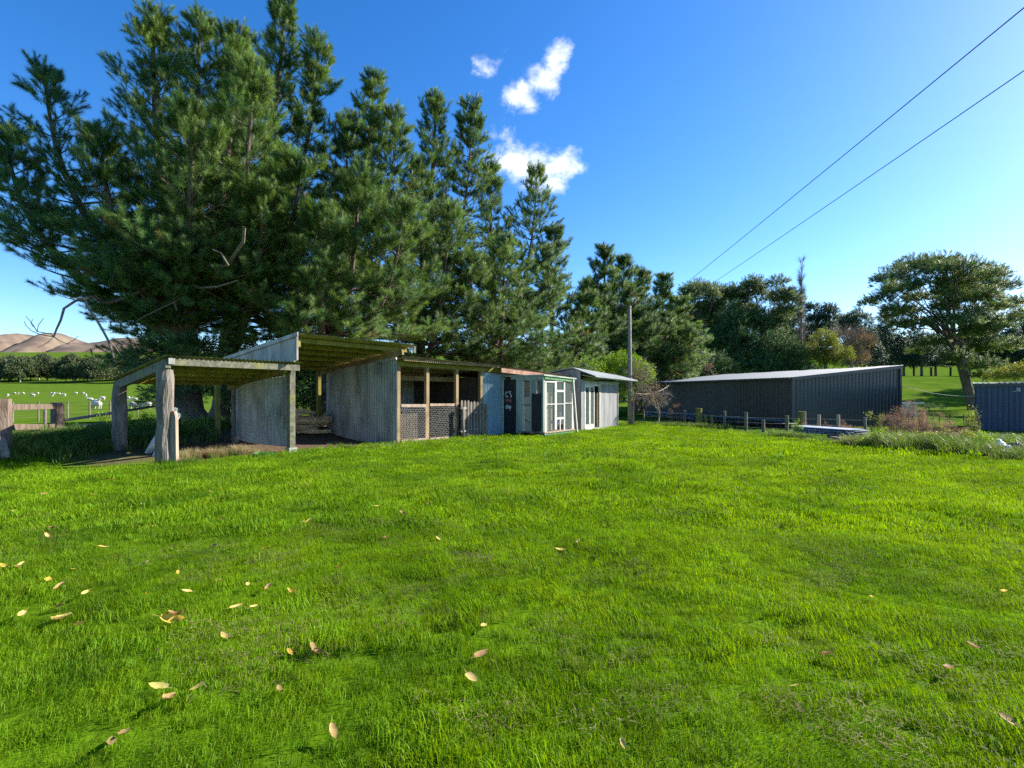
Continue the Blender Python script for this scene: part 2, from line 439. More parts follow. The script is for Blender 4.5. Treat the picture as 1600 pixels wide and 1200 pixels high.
dirt = np.maximum(dirt, track)
at = me.attributes.new('dirt', 'FLOAT', 'POINT'); at.data.foreach_set('value', dirt.astype(np.float32))
lawn = (1 - sstep(24, 30, vy)) * (1 - sstep(-.3, .3, vx - edge))
at = me.attributes.new('lawn', 'FLOAT', 'POINT'); at.data.foreach_set('value', lawn.astype(np.float32))
gm = bpy.data.materials.new('grassy_ground'); gm.use_nodes = True
nt = gm.node_tree; b = nt.nodes['Principled BSDF']; b.inputs['Roughness'].default_value = 1.0; b.inputs['Specular IOR Level'].default_value = 0.0
geo = N(nt, 'ShaderNodeNewGeometry')
def noise_col(sc, c1, c2, lo=.35, hi=.65, det=6):
    n = N(nt, 'ShaderNodeTexNoise'); n.inputs['Scale'].default_value = sc; n.inputs['Detail'].default_value = det; n.inputs['Roughness'].default_value = .65
    nt.links.new(geo.outputs['Position'], n.inputs['Vector'])
    c = N(nt, 'ShaderNodeValToRGB'); c.color_ramp.elements[0].position = lo; c.color_ramp.elements[1].position = hi
    c.color_ramp.elements[0].color = (*c1, 1); c.color_ramp.elements[1].color = (*c2, 1)
    nt.links.new(n.outputs['Fac'], c.inputs[0]); return c.outputs[0]
def mixc(f, a, bb):
    x = N(nt, 'ShaderNodeMix', data_type='RGBA'); nt.links.new(f, x.inputs[0]); nt.links.new(a, x.inputs[6]); nt.links.new(bb, x.inputs[7]); return x.outputs[2]
lawnc = noise_col(2.2, (0.055, 0.118, 0.005), (0.095, 0.180, 0.006))
padd = noise_col(0.35, (0.050, 0.115, 0.010), (0.115, 0.165, 0.022), .36, .66, 12)
dirtc = noise_col(6.0, (0.075, 0.052, 0.036), (0.150, 0.108, 0.075), .3, .7, 9)
al = N(nt, 'ShaderNodeAttribute', attribute_name='lawn'); ad = N(nt, 'ShaderNodeAttribute', attribute_name='dirt')
c = mixc(al.outputs['Fac'], padd, lawnc); c = mixc(ad.outputs['Fac'], c, dirtc)
nt.links.new(c, b.inputs['Base Color'])
nb = N(nt, 'ShaderNodeTexNoise'); nb.inputs['Scale'].default_value = 14; nb.inputs['Detail'].default_value = 8
nt.links.new(geo.outputs['Position'], nb.inputs['Vector'])
bp = N(nt, 'ShaderNodeBump'); bp.inputs['Strength'].default_value = .6; bp.inputs['Distance'].default_value = .04
nt.links.new(nb.outputs['Fac'], bp.inputs['Height']); nt.links.new(bp.outputs[0], b.inputs['Normal'])
me.materials.append(gm)
ground = bpy.data.objects.new('ground', me); COL.objects.link(ground); ground['kind'] = 'structure'; ground['label'] = 'green lawn and paddocks rising to the hills'

# far tussock hills on the left
hx = np.linspace(-5200, -300, 330); hy = np.linspace(1500, 4600, 150)
HX, HY = np.meshgrid(hx, hy)
ridge = np.interp(HX / 3000.0 * 800 + 800, [-700, -200, 0, 45, 90, 140, 175, 240, 420, 640], [500, 515, 527, 521, 517, 514, 519, 532, 560, 605])
top = EYE + 10 + (HZ - ridge) / F * 3000.0 * 1.0
prof = sstep(1600, 3000, HY) * (1 - 0.5 * sstep(3100, 4600, HY))
gul = np.abs(fbm(HX * 0.0042 + HY * 0.0012, HY * 0.0014, 61, 5) - 0.47)
HZZ = top * prof * (1 - 0.02) - (1 - np.abs(2 * vnoise(HX * .0052 + .0022 * HY, HY * .0009, 61) - 1)) ** 2.2 * 105 * prof - (1 - np.abs(2 * vnoise(HX * .013 + .004 * HY, HY * .002, 63) - 1)) ** 2 * 42 * prof * (1 - sstep(2500, 3000, HY) * .8) * (HZ - ridge) / 90 + 12 * (fbm(HX * .02, HY * .02, 66, 3) - .45)
HZZ = np.maximum(HZZ, -60)
me = bpy.data.meshes.new('hills')
nyy, nxx = HX.shape
ii = (np.arange(nyy - 1)[:, None] * nxx + np.arange(nxx - 1)[None, :]).reshape(-1)
me.from_pydata(np.stack([HX, HY, HZZ], -1).reshape(-1, 3).tolist(), [], np.stack([ii, ii + 1, ii + nxx + 1, ii + nxx], -1).tolist())
me.polygons.foreach_set('use_smooth', [True] * len(me.polygons))
M['hill'] = mat('tussock_hill', (0.105, 0.080, 0.066), (0.170, 0.127, 0.096), .006, .95, 0, 0, .05, stain=((0.20, 0.17, 0.12), .006, .5, .7))
me.materials.append(M['hill'])
hl = bpy.data.objects.new('hills', me); COL.objects.link(hl); hl['kind'] = 'structure'; hl['label'] = 'dry brown tussock hills with shaded gullies beyond the paddocks'

# ------------------------------------------------------------------ scattering of small foliage pieces (geometry nodes, one object each)
def proto(name, v, f, m):
    me = bpy.data.meshes.new(name); me.from_pydata(v, [], f); me.materials.append(m); me.update()
    return bpy.data.objects.new(name, me)
def scatter_group(name, protos):
    ng = bpy.data.node_groups.new(name, 'GeometryNodeTree')
    ng.interface.new_socket('Geometry', in_out='INPUT', socket_type='NodeSocketGeometry')
    ng.interface.new_socket('Geometry', in_out='OUTPUT', socket_type='NodeSocketGeometry')
    gi = ng.nodes.new('NodeGroupInput'); go = ng.nodes.new('NodeGroupOutput')
    iop = ng.nodes.new('GeometryNodeInstanceOnPoints'); jn = ng.nodes.new('GeometryNodeJoinGeometry')
    for p in protos[::-1]:
        oi = ng.nodes.new('GeometryNodeObjectInfo'); oi.inputs['Object'].default_value = p; oi.inputs['As Instance'].default_value = True
        ng.links.new(oi.outputs['Geometry'], jn.inputs[0])
    ng.links.new(gi.outputs[0], iop.inputs['Points']); ng.links.new(jn.outputs[0], iop.inputs['Instance'])
    iop.inputs['Pick Instance'].default_value = True
    def attr(n, typ):
        a = ng.nodes.new('GeometryNodeInputNamedAttribute'); a.data_type = typ; a.inputs['Name'].default_value = n
        return [o for o in a.outputs if o.enabled][0]
    er = ng.nodes.new('FunctionNodeEulerToRotation')
    ng.links.new(attr('rot', 'FLOAT_VECTOR'), er.inputs[0])
    ng.links.new(er.outputs[0], iop.inputs['Rotation'])
    ng.links.new(attr('scl', 'FLOAT'), iop.inputs['Scale'])
    ng.links.new(attr('idx', 'INT'), iop.inputs['Instance Index'])
    ng.links.new(iop.outputs[0], go.inputs[0])
    return ng
def scatter(name, group, pts, rot, scl, idx, parent=None, kind=None, label=None):
    pts = np.asarray(pts, float)
    off = np.array(parent.get('_o', (0, 0, 0))) if parent is not None else np.zeros(3)
    me = bpy.data.meshes.new(name)
    me.vertices.add(len(pts)); me.vertices.foreach_set('co', (pts - off).astype(np.float32).ravel())
    a = me.attributes.new('rot', 'FLOAT_VECTOR', 'POINT'); a.data.foreach_set('vector', np.asarray(rot, np.float32).ravel())
    a = me.attributes.new('scl', 'FLOAT', 'POINT'); a.data.foreach_set('value', np.asarray(scl, np.float32))
    a = me.attributes.new('idx', 'INT', 'POINT'); a.data.foreach_set('value', np.asarray(idx, np.int32))
    me.update()
    o = bpy.data.objects.new(name, me); COL.objects.link(o)
    if parent is not None: o.parent = parent
    md = o.modifiers.new('scatter', 'NODES'); md.node_group = group
    o['kind'] = kind or 'stuff'
    if label: o['label'] = label
    return o
def axis_rot(d, roll=None):
    """euler XYZ turning +X to direction d, rolled about itself"""
    d = np.asarray(d, float); d = d / np.maximum(np.linalg.norm(d, axis=1, keepdims=True), 1e-6)
    r = rng.uniform(0, 2 * PI, len(d)) if roll is None else roll
    return np.stack([r, -np.arcsin(np.clip(d[:, 2], -1, 1)), np.arctan2(d[:, 1], d[:, 0])], 1)

def needle_tuft(seed, L=0.26, n=130, nl=0.15, w=0.0065, spreadang=82):
    r = np.random.default_rng(seed); v = []; f = []
    for i in range(n):
        u = r.uniform(0, 1) ** 0.8; x = u * L
        ang = math.radians(spreadang * (1.05 - 0.55 * u) * r.uniform(.7, 1.2)); ph = r.uniform(0, 2 * PI)
        rad = np.array([0, math.cos(ph), math.sin(ph)]); side = np.array([0, -math.sin(ph), math.cos(ph)])
        ln = nl * r.uniform(.7, 1.15)
        tip = np.array([x, 0, 0]) + ln * (math.cos(ang) * np.array([1, 0, 0]) + math.sin(ang) * rad)
        b0 = np.array([x, 0, 0]); k = len(v)
        v += [tuple(b0 - side * w / 2), tuple(b0 + side * w / 2), tuple(tip)]; f.append((k, k + 1, k + 2))
    # the shoot itself
    k = len(v); v += [(-.12, -.008, 0), (-.12, .008, 0), (L * .8, 0, 0), (-.12, 0, -.008), (-.12, 0, .008)]
    f += [(k, k + 1, k + 2), (k + 3, k + 4, k + 2)]
    return v, f
def leaf_clump(seed, n=26, R=0.28, ll=0.10, lw=0.055):
    r = np.random.default_rng(seed); v = []; f = []
    for i in range(n):
        c = r.normal(0, 1, 3); c = c / np.linalg.norm(c) * R * r.uniform(.2, 1) ** .6; c[0] += R * .5
        d = r.normal(0, 1, 3) + np.array([.6, 0, 0]); d /= np.linalg.norm(d)
        s = np.cross(d, r.normal(0, 1, 3)); s /= np.linalg.norm(s)
        k = len(v); l = ll * r.uniform(.7, 1.3); wv = lw * r.uniform(.7, 1.3)
        v += [tuple(c), tuple(c + d * l * .5 + s * wv / 2), tuple(c + d * l), tuple(c + d * l * .5 - s * wv / 2)]
        f.append((k, k + 1, k + 2, k + 3))
    return v, f
def spray(seed, n=40, L=.5, ll=.16, lw=.03):      # dense cypress-like spray
    r = np.random.default_rng(seed); v = []; f = []
    for i in range(n):
        x = L * r.uniform(0, 1); ph = r.uniform(0, 2 * PI); an = math.radians(r.uniform(15, 60))
        rad = np.array([0, math.cos(ph), math.sin(ph)]); side = np.array([0, -math.sin(ph), math.cos(ph)])
        c = np.array([x, 0, 0]) + rad * .06 * r.uniform(0, 1); tip = c + ll * (math.cos(an) * np.array([1, 0, 0]) + math.sin(an) * rad) * r.uniform(.7, 1.3)
        mid = (c + tip) / 2; k = len(v)
        v += [tuple(c), tuple(mid + side * lw / 2), tuple(tip), tuple(mid - side * lw / 2)]; f.append((k, k + 1, k + 2, k + 3))
    return v, f
def twig_clump(seed, n=18, L=.6, w=.008):
    r = np.random.default_rng(seed); v = []; f = []
    for i in range(n):
        x = L * .6 * r.uniform(0, 1); d = np.array([1, 0, 0]) * r.uniform(.4, 1) + r.normal(0, .5, 3) ; d /= np.linalg.norm(d)
        s = np.cross(d, r.normal(0, 1, 3)); s /= np.linalg.norm(s); c = np.array([x, 0, 0]); k = len(v); l = L * r.uniform(.4, .9)
        v += [tuple(c - s * w / 2), tuple(c + s * w / 2), tuple(c + d * l)]; f.append((k, k + 1, k + 2))
    return v, f

MN = leafmat('pine_needles', (0.070, 0.138, 0.032), (0.130, 0.212, 0.052), .34, .5, .3, .35, .3)
MNo = leafmat('pine_needles_olive', (0.090, 0.145, 0.042), (0.145, 0.200, 0.062), .3, .5, .3, .35, .35)
MNd = leafmat('pine_needles_haze_blue', (0.045, 0.090, 0.048), (0.075, 0.125, 0.062), .2, .5, .3, .3, .3)  # blue cast in the needle colour stands in for distance haze
MNb = leafmat('dead_needles', (0.22, 0.12, 0.045), (0.30, 0.18, 0.07), .2, .8, 1, .3, .1)
MCy = leafmat('cypress_green', (0.050, 0.110, 0.034), (0.090, 0.160, 0.050), .15, .6, .4, .3)
MBr = leafmat('bright_leaf', (0.11, 0.22, 0.02), (0.19, 0.30, 0.03), .35, .5, .8, .3)
MYl = leafmat('yellowing_leaf', (0.14, 0.18, 0.03), (0.22, 0.23, 0.045), .3, .6, .5, .3)
MAu = leafmat('autumn_leaf', (0.17, 0.14, 0.07), (0.27, 0.19, 0.08), .3, .7, .6, .35)
MOl = leafmat('olive_leaf', (0.060, 0.085, 0.035), (0.10, 0.13, 0.055), .2, .6, .05, .35)
MTw = mat('bare_twig', (0.20, 0.16, 0.14), (0.30, 0.25, 0.21), 3, .9)
MDk = leafmat('dry_dock', (0.23, 0.145, 0.09), (0.38, 0.26, 0.17), .2, .8, 1.5, .35, .1)

def group_of(name, gens, mats, seed):
    return scatter_group(name, [proto(name + '_piece', *g(seed + i), m) for i, (g, m) in enumerate(zip(gens, mats))])
GP = group_of('pine_foliage', [needle_tuft] * 4, [MN, MN, MN, MNb], 1)
GPo = group_of('olive_pine_foliage', [lambda s: needle_tuft(s, .45, 110, .24, .014)] * 4, [MNo, MNo, MN, MNb], 11)
GPd = group_of('blue_pine_foliage', [lambda s: needle_tuft(s, .7, 100, .36, .024)] * 4, [MNd, MNd, MNd, MNb], 21)
GPm = group_of('mid_pine_foliage', [lambda s: needle_tuft(s, .36, 120, .2, .011)] * 4, [MN, MN, MN, MNb], 31)
GC = group_of('cypress_foliage', [spray] * 3, [MCy] * 3, 41)
GB = group_of('bright_foliage', [leaf_clump] * 3, [MBr] * 3, 51)
GY = group_of('yellowing_foliage', [lambda s: leaf_clump(s, 26, .4, .16, .09)] * 3, [MYl] * 3, 61)
GA = group_of('autumn_foliage', [lambda s: leaf_clump(s, 12, .4, .14, .08), lambda s: twig_clump(s, 26, .9, .012), lambda s: twig_clump(s, 26, .9, .012)], [MAu, MTw, MTw], 71)
GT = group_of('twig_foliage', [lambda s: twig_clump(s, 22, .7, .009)] * 3, [MTw] * 3, 81)
GO = group_of('far_foliage', [lambda s: leaf_clump(s, 30, .9, .5, .3)] * 3, [MOl] * 3, 91)

# ------------------------------------------------------------------ pines
def rot_about(v, ax, a):
    return Matrix.Rotation(a, 3, ax) @ v
def bez(p0, p1, p2, p3, n):
    out = []
    for i in range(n + 1):
        u = i / n
        out.append(p0 * (1 - u) ** 3 + p1 * 3 * u * (1 - u) ** 2 + p2 * 3 * u * u * (1 - u) + p3 * u ** 3)
    return out
def leader_shoots(path, rbase, mb, T, prof, zc0, step=0.5, per=5, tl=1.0, dens=1.0, up=0.2, keep=None):
    """branches, side shoots and needle tufts round one leader (a list of points)"""
    lens = [0]
    for a, b_ in zip(path[:-1], path[1:]): lens.append(lens[-1] + (b_ - a).length)
    tot = lens[-1]
    def at(l):
        k = 0
        while k < len(lens) - 2 and lens[k + 1] < l: k += 1
        u = (l - lens[k]) / max(lens[k + 1] - lens[k], 1e-6)
        return path[k].lerp(path[k + 1], min(max(u, 0), 1)), (path[k + 1] - path[k]).normalized()
    l = zc0 * tot
    while l < tot - 0.25:
        rel = (l - zc0 * tot) / (tot * (1 - zc0))
        p, ax = at(l)
        n = max(3, int(per * (1 - .3 * rel) + random.random() * 1.2))
        a0 = random.uniform(0, 2 * PI)
        for k in range(n):
            if random.random() < 0.08: continue
            az = a0 + 2 * PI * k / n + random.uniform(-.35, .35)
            L = prof(rel) * random.choice((.45, .7, .85, 1.0, 1.15)) * random.uniform(.85, 1.1)
            if L < .3: L = .3
            el = math.radians(-2 + 34 * rel + random.uniform(-12, 14))
            d = Vector((math.cos(az) * math.cos(el), math.sin(az) * math.cos(el), math.sin(el)))
            d = (d + ax * .25 * rel).normalized()
            if keep is not None and not keep(p, d, L): continue
            npt = max(3, int(L / .45) + 1); pts = [p.copy()]; ds = [d.copy()]
            for i in range(npt):
                d = (d + Vector((random.uniform(-.1, .1), random.uniform(-.1, .1), up * (.2 + .9 * i / npt) * .5 + random.uniform(-.04, .06) - (.10 if i < npt * .4 and rel < .5 else 0)))).normalized()
                pts.append(pts[-1] + d * (L / npt)); ds.append(d.copy())
            r0 = 0.016 + 0.013 * L
            mb.tube(pts, [r0 * (1 - .85 * i / npt) for i in range(npt + 1)], 4, False)
            # side shoots
            for i in range(1, npt + 1):
                fr = i / npt
                if fr < (.2 if L < 1.2 else .34): continue
                for sgn in (-1, 1, 0):
                    if sgn == 0 and random.random() < .5: continue
                    if random.random() > dens and fr < .95: continue
                    sl_ = (.28 * L * (1.05 - fr * .75) + .28) * random.uniform(.6, 1.15) * tl ** .5
                    sd = rot_about(ds[i], Vector((0, 0, 1)), sgn * math.radians(random.uniform(28, 62)))
                    sd = (sd + Vector((random.uniform(-.2, .2), random.uniform(-.2, .2), random.uniform(-.1, .5)))).normalized()
                    q = pts[i]; m = max(1, int(sl_ / .32))
                    for j in range(m):
                        sd = (sd + Vector((random.uniform(-.12, .12), random.uniform(-.12, .12), random.uniform(0, .22)))).normalized()
                        q2 = q + sd * (sl_ / m)
                        if m > 1 and j == 0: mb.tube([q, q2], [.011, .007], 3, False)
                        nt_ = 2 if j < m - 1 else 1
                        for e in range(nt_):
                            td = (sd * .8 + Vector((random.uniform(-.8, .8), random.uniform(-.8, .8), random.uniform(-.3, .7)))).normalized()
                            T.append((q2.x, q2.y, q2.z, td.x, td.y, td.z))
                        if j == m - 1: T.append((q2.x, q2.y, q2.z, sd.x, sd.y, sd.z))
                        q = q2
            T.append((*pts[-1], *ds[-1]))
        l += step * random.uniform(.75, 1.25)
    # the leading shoot, a column of tufts
    for q in np.linspace(max(tot - 1.1, 0), tot, 6):
        p, ax = at(q)
        T.append((*p, ax.x + random.uniform(-.15, .15), ax.y + random.uniform(-.15, .15), ax.z))
        T.append((*p, ax.x + random.uniform(-.6, .6), ax.y + random.uniform(-.6, .6), ax.z * .8))

def finish_crown(root, T, group, s0, s1, brown=.008, name='crown'):
    A = np.array(T)
    idx = rng.integers(0, 3, len(A)); idx[rng.uniform(size=len(A)) < brown] = 3
    return scatter(name, group, A[:, :3], axis_rot(A[:, 3:]), rng.uniform(s0, s1, len(A)), idx, parent=root)

ntuft = 0
def pine(label, base, tips, r0, R, group=GP, s=(0.95, 1.45), zc=.16, step=.6, per=5, fork=.16, bark='pine_bark', tl=1.0, dens=1.0, grp='tall pines behind the sheds', flare=1.5, expo=.92, brown=.008, keep=None, low=None):
    """tips: list of (point, radius scale[, fork height fraction]); the first is the main stem"""
    global ntuft
    base = Vector((base[0], base[1], hz(base[0], base[1]) - .05))
    root = thing('pine_tree', label, 'tree', base, grp)
    tr = MB(); br = MB(); T = []
    main = Vector(tips[0][0]); hgt = main.z - base.z
    mpath = bez(base, base + Vector((0, 0, hgt * .4)), main - Vector((0, 0, hgt * .35)) * 1.0, main, 16)
    rads = [r0 * (flare if i == 0 else 1) * (1 - .97 * (i / 16) ** .8) + .012 for i in range(17)]
    mpath2 = [mpath[0], mpath[0].lerp(mpath[1], .4)] + mpath[1:]
    rads2 = [r0 * flare, r0 * 1.08] + rads[1:]
    tr.tube(mpath2, rads2, 12, False, True, .06)
    for k, tp in enumerate(tips):
        tip = Vector(tp[0]); sc = tp[1]; fk = tp[2] if len(tp) > 2 else fork
        if k == 0:
            path = mpath; z0 = zc
        else:
            j = max(1, int(round(fk * 16))); p0 = mpath[j]; hh = tip.z - p0.z
            hor = Vector((tip.x - p0.x, tip.y - p0.y, 0))
            path = bez(p0, p0 + hor * .55 + Vector((0, 0, hh * .18)), p0 + hor * .98 + Vector((0, 0, hh * .5)), tip, 12)
            ra = rads[j] * .62
            tr.tube(path, [ra * (1 - .95 * (i / 12) ** .9) + .012 for i in range(13)], 8, False, True, .05)
            z0 = .12
        prof = lambda rel, sc=sc: R * sc * (1 - rel) ** expo * (0.72 + .28 * min(1, rel * 5)) + .3
        leader_shoots(path, r0, br, T, prof, z0, step, per, tl, dens, keep=keep)
    tr.build('trunk', M[bark], root)
    br.build('branches', M[bark], root, kind='stuff')
    finish_crown(root, T, group, *s, brown=brown)
    ntuft += len(T)
    return root

# the big shelter-belt pines on the left
def keep1(p, d, L):
    q = p + d * L
    px, py = 800 + F * q.x / max(q.y, 1), HZ - F * (q.z - EYE) / max(q.y, 1)
    if q.y < 14.5 or q.z < (2.3 if px < 200 else 2.9): return False
    return px > 150 or py < 400 + px * .42 + random.uniform(-70, 70)
p1 = pine('huge many-stemmed pine spreading over the left end of the sheds', (-12.75, 20.0),
     [(W(238, 25, 20), .68), (W(312, 28, 21), .45, .3), (W(70, 104, 19.5), .62, .24), (W(12, 215, 19.5), .58, .2), (W(368, 62, 20.5), .55, .25), (W(158, 210, 17.5), .6, .2),
      (W(300, 190, 16.5), .68, .22), (W(395, 115, 18.5), .62, .2)], .62, 4.7, step=.56, per=6, keep=keep1)
p2 = pine('tallest pine, its pointed top above every other tree', (-13.6, 24.2),
     [(W(444, 2, 23), .56), (W(497, 68, 23), .4, .3), (W(372, 66, 24), .5, .3), (W(470, 250, 18.5), .75, .16), (W(412, 300, 17.6), .7, .14)], .5, 4.6, step=.56, per=6, keep=lambda p, d, L: p.z > 4.4)
p3 = pine('bushy pine with low plumes hanging just over the tall open shed', (-8.4, 22.5),
     [(W(583, 122, 24), .62), (W(543, 185, 23), .5, .25), (W(618, 185, 24), .5, .3), (W(560, 275, 19.5), .8, .15), (W(628, 330, 19.3), .75, .12), (W(500, 330, 18.2), .7, .14)], .45, 4.4, step=.56, per=6, keep=lambda p, d, L: p.z > 3.7)
p4 = pine('twin-topped pine rising behind the wire-netted pen', (-5.0, 27.0),
     [(W(680, 147, 27), .66), (W(737, 166, 28), .55, .25), (W(700, 330, 24), .7, .15), (W(660, 250, 25), .6, .2)], .42, 4.3, step=.56, per=6, keep=lambda p, d, L: p.z > 3.2)
p5 = pine('pine with ragged right side in front of the lower cloud', (-.9, 29.5),
     [(W(766, 268, 29), .7), (W(838, 272, 31), .62, .3), (W(868, 360, 30), .45, .3), (W(788, 380, 26), .8, .15), (W(735, 400, 24.5), .7, .12)], .4, 4.2, step=.56, per=6, keep=lambda p, d, L: p.z > 2.6)
p6 = pine('low broad pine behind the glazed hutch', (2.6, 33.5), [(W(862, 440, 33.5), 1.0), (W(915, 462, 34), .7, .2), (W(825, 470, 31), .8, .2)], .35, 3.9, GPm, (.9, 1.3), step=.6)
p7 = pine('pine with a sharp leading shoot behind the grey hut', (7.0, 40.0), [(W(945, 391, 40), .8), (W(918, 440, 39), .6, .25), (W(975, 408, 41), .55, .3)], .38, 4.0, GPm, (1.0, 1.5), step=.65, zc=.2)
p8 = pine('dark pine standing right behind the power pole', (10.6, 43.0), [(W(1003, 424, 43), .85), (W(985, 450, 42), .6, .25), (W(1012, 500, 39), .7, .2)], .36, 4.0, GPm, (1.0, 1.5), step=.65)
p9 = pine('slender-topped pine between the power pole and the round-headed trees', (13.4, 46.0), [(W(1036, 436, 46), .7), (W(1062, 470, 45), .75, .25), (W(1040, 500, 42), .7, .2), (W(1072, 520, 42), .6, .2)], .36, 3.8, GPm, (1.0, 1.5), step=.65, bark='red_bark')
p10 = pine('leaning pine with orange trunk by the far end of the black shed', (11.2, 40.5), [(W(1085, 515, 40), .8), (W(1058, 545, 39), .6, .2)], .24, 2.6, GPm, (.8, 1.2), step=.5, zc=.5, bark='red_bark')

# ------------------------------------------------------------------ crowns made of lobes
def lobe_tree(name, label, base, lobes, group, trunk=(.3, .12), per_m2=7.0, s=(.9, 1.4), bark='grey_bark', up=.3, grp=None, brown=0.0, cat='tree', fork=None, inner=.35, stems=None, down=.35, nvar=3, limbs=True):
    base = Vector((base[0], base[1], hz(base[0], base[1]) - .05))
    root = thing(name, label, cat, base, grp)
    tr = MB(); P = []
    zmax = max(c[0].z for c in lobes)
    fk = fork or (base + Vector((0, 0, (zmax - base.z) * .4)))
    fk = Vector(fk)
    mid = base.lerp(fk, .5) + Vector((random.uniform(-.1, .1), 0, 0))
    tr.tube([base, base.lerp(mid, .15), mid, fk], [trunk[0] * 1.4, trunk[0], trunk[0] * .85, trunk[0] * .7], 9, False, True, .05)
    for c, rad in lobes:
        c = Vector(c)
        if limbs and (len(lobes) < 12 or random.random() < .38):
            hor = c - fk
            f0 = fk - (fk - base) * random.uniform(.0, .42)
            path = bez(f0, fk + hor * .3 + Vector((0, 0, hor.length * .12)), fk + hor * .7, c, 7)
            tr.tube(path, [trunk[1] * (1 - .8 * i / 7) for i in range(8)], 5, False)
            for e in range(3):
                q = c + Vector((random.uniform(-.7, .7) * rad[0], random.uniform(-.7, .7) * rad[1], random.uniform(0, .6) * rad[2]))
                tr.tube([path[5], (path[5] + q) / 2 + Vector((0, 0, .1)), q], [trunk[1] * .35, trunk[1] * .22, .01], 4, False)
        area = 4 * PI * ((rad[0] * rad[1]) ** 1.6 / 3 + (rad[0] * rad[2]) ** 1.6 / 3 + (rad[1] * rad[2]) ** 1.6 / 3) ** (1 / 1.6)
        n = max(10, int(area * per_m2))
        d = rng.normal(size=(n, 3)); d /= np.linalg.norm(d, axis=1, keepdims=True)
        d[:, 2] = np.where(d[:, 2] < -down, -d[:, 2] * .5, d[:, 2])
        lump = .78 + .45 * fbm(d[:, 0] * 2.4 + c.x, d[:, 1] * 2.4 + d[:, 2] * 2.1 + c.y, 3, 2)
        k = np.where(rng.uniform(size=n) < inner, rng.uniform(.35, .9, n), rng.uniform(.88, 1.06, n))
        pos = np.array(c)[None] + d * np.array(rad)[None] * (k * lump)[:, None]
        dd = d + rng.normal(size=(n, 3)) * .45 + np.array([0, 0, up])
        P.append(np.concatenate([pos, dd], 1))
    tr.build('trunk', M[bark], root)
    A = np.concatenate(P)
    idx = rng.integers(0, nvar, len(A))
    if brown: idx[rng.uniform(size=len(A)) < brown] = 3
    scatter('crown', group, A[:, :3], axis_rot(A[:, 3:]), rng.uniform(s[0], s[1], len(A)), idx, parent=root)
    return root
def dome(px, py, depth, wpx, hpx, n, k=.42, flat=.6, dz=.5, seed=0):
    """n lobes filling an ellipse in front view (wpx x hpx half sizes), spread in depth too"""
    r = random.Random(seed); c = W(px, py, depth); a = wpx / F * depth; b_ = hpx / F * depth; out = []
    for i in range(n):
        an = 2 * PI * i / n + r.uniform(-.3, .3); q = math.sqrt(r.uniform(.25, 1)) if i else 0
        x = math.cos(an) * a * q * (1 - k * .7); z = math.sin(an) * b_ * q * (1 - k * .7); y = r.uniform(-1, 1) * a * dz
        rr = a * k * r.uniform(.75, 1.2)
        out.append((c + Vector((x, y, z)), (rr, rr, min(rr * flat, b_ * .9))))
    return out

# round-headed old pines beyond the black shed
def gpx(px, d): return ((px - 800) / F * d, d)
lobe_tree('pine_tree', 'rounded pine right beside the slender-topped one, dark inside', gpx(1092, 56), dome(1088, 482, 56, 36, 46, 14, .42, .9, .6, 3) + dome(1088, 540, 56, 32, 34, 6, .45, .9, .6, 4), GPo, (.26, .09), 11, (.6, 1.0), 'pine_bark', .4, 'round-headed pines', .01)
lobe_tree('pine_tree', 'rounded open-topped pine left of the broad domed one', gpx(1130, 58), dome(1128, 484, 58, 38, 48, 15, .38, .9, .6, 5) + dome(1128, 545, 58, 34, 34, 6, .45, .9, .6, 6), GPo, (.26, .09), 11, (.6, 1.0), 'pine_bark', .4, 'round-headed pines', .01)
lobe_tree('pine_tree', 'broad dome-headed pine left of the bare poplar', gpx(1196, 58), dome(1194, 482, 58, 60, 52, 26, .30, .85, .7, 8) + dome(1200, 540, 57, 54, 36, 11, .36, .85, .7, 9), GPo, (.3, .10), 11, (.6, 1.0), 'pine_bark', .4, 'round-headed pines', .02)
lobe_tree('cypress_tree', 'dense dark green cypress rising between the rounded pines', gpx(1142, 54), [(W(1142, 505, 54), (1.3, 1.3, 2.0)), (W(1136, 540, 54), (1.9, 1.9, 2.4)), (W(1158, 540, 53.5), (1.5, 1.5, 2.4)), (W(1142, 580, 53.5), (2.4, 2.2, 2.2))], GC, (.3, .1), 9, (1.0, 1.5), 'pine_bark', .5, 'cypresses beyond the black shed', limbs=False)
lobe_tree('cypress_tree', 'pale green cypress bush low beside the bare poplar', gpx(1214, 52), [(W(1212, 552, 52), (1.9, 1.8, 1.9)), (W(1232, 565, 52), (1.5, 1.5, 1.7)), (W(1196, 578, 51.5), (1.8, 1.6, 1.5)), (W(1222, 588, 51.5), (2.2, 1.8, 1.3))], GC, (.25, .1), 9, (1.0, 1.5), 'pine_bark', .4, 'cypresses beyond the black shed', limbs=False)
lobe_tree('cypress_tree', 'green cypress mound over the far roof of the black shed', gpx(1108, 50), [(W(1106, 575, 50), (2.0, 1.8, 1.4)), (W(1086, 585, 49), (1.5, 1.5, 1.1)), (W(1126, 585, 50), (1.6, 1.6, 1.2))], GC, (.22, .1), 9, (1.0, 1.4), 'pine_bark', .4, 'cypresses beyond the black shed', limbs=False)
lobe_tree('pine_tree', 'dark pine right behind the bare poplar', gpx(1290, 66), dome(1282, 500, 66, 26, 38, 6, .5, .8, .6, 12) + dome(1300, 490, 66, 18, 24, 3, .5, .8, .5, 13), GPd, (.26, .09), 9, (.5, .85), 'pine_bark', .5, 'round-headed pines', .01)
lobe_tree('pine_tree', 'low dark pine behind the autumn-brown tree', gpx(1330, 74), dome(1328, 512, 74, 34, 26, 7, .42, .7, .6, 14), GPd, (.26, .09), 9, (.5, .85), 'pine_bark', .5, 'round-headed pines', .01)
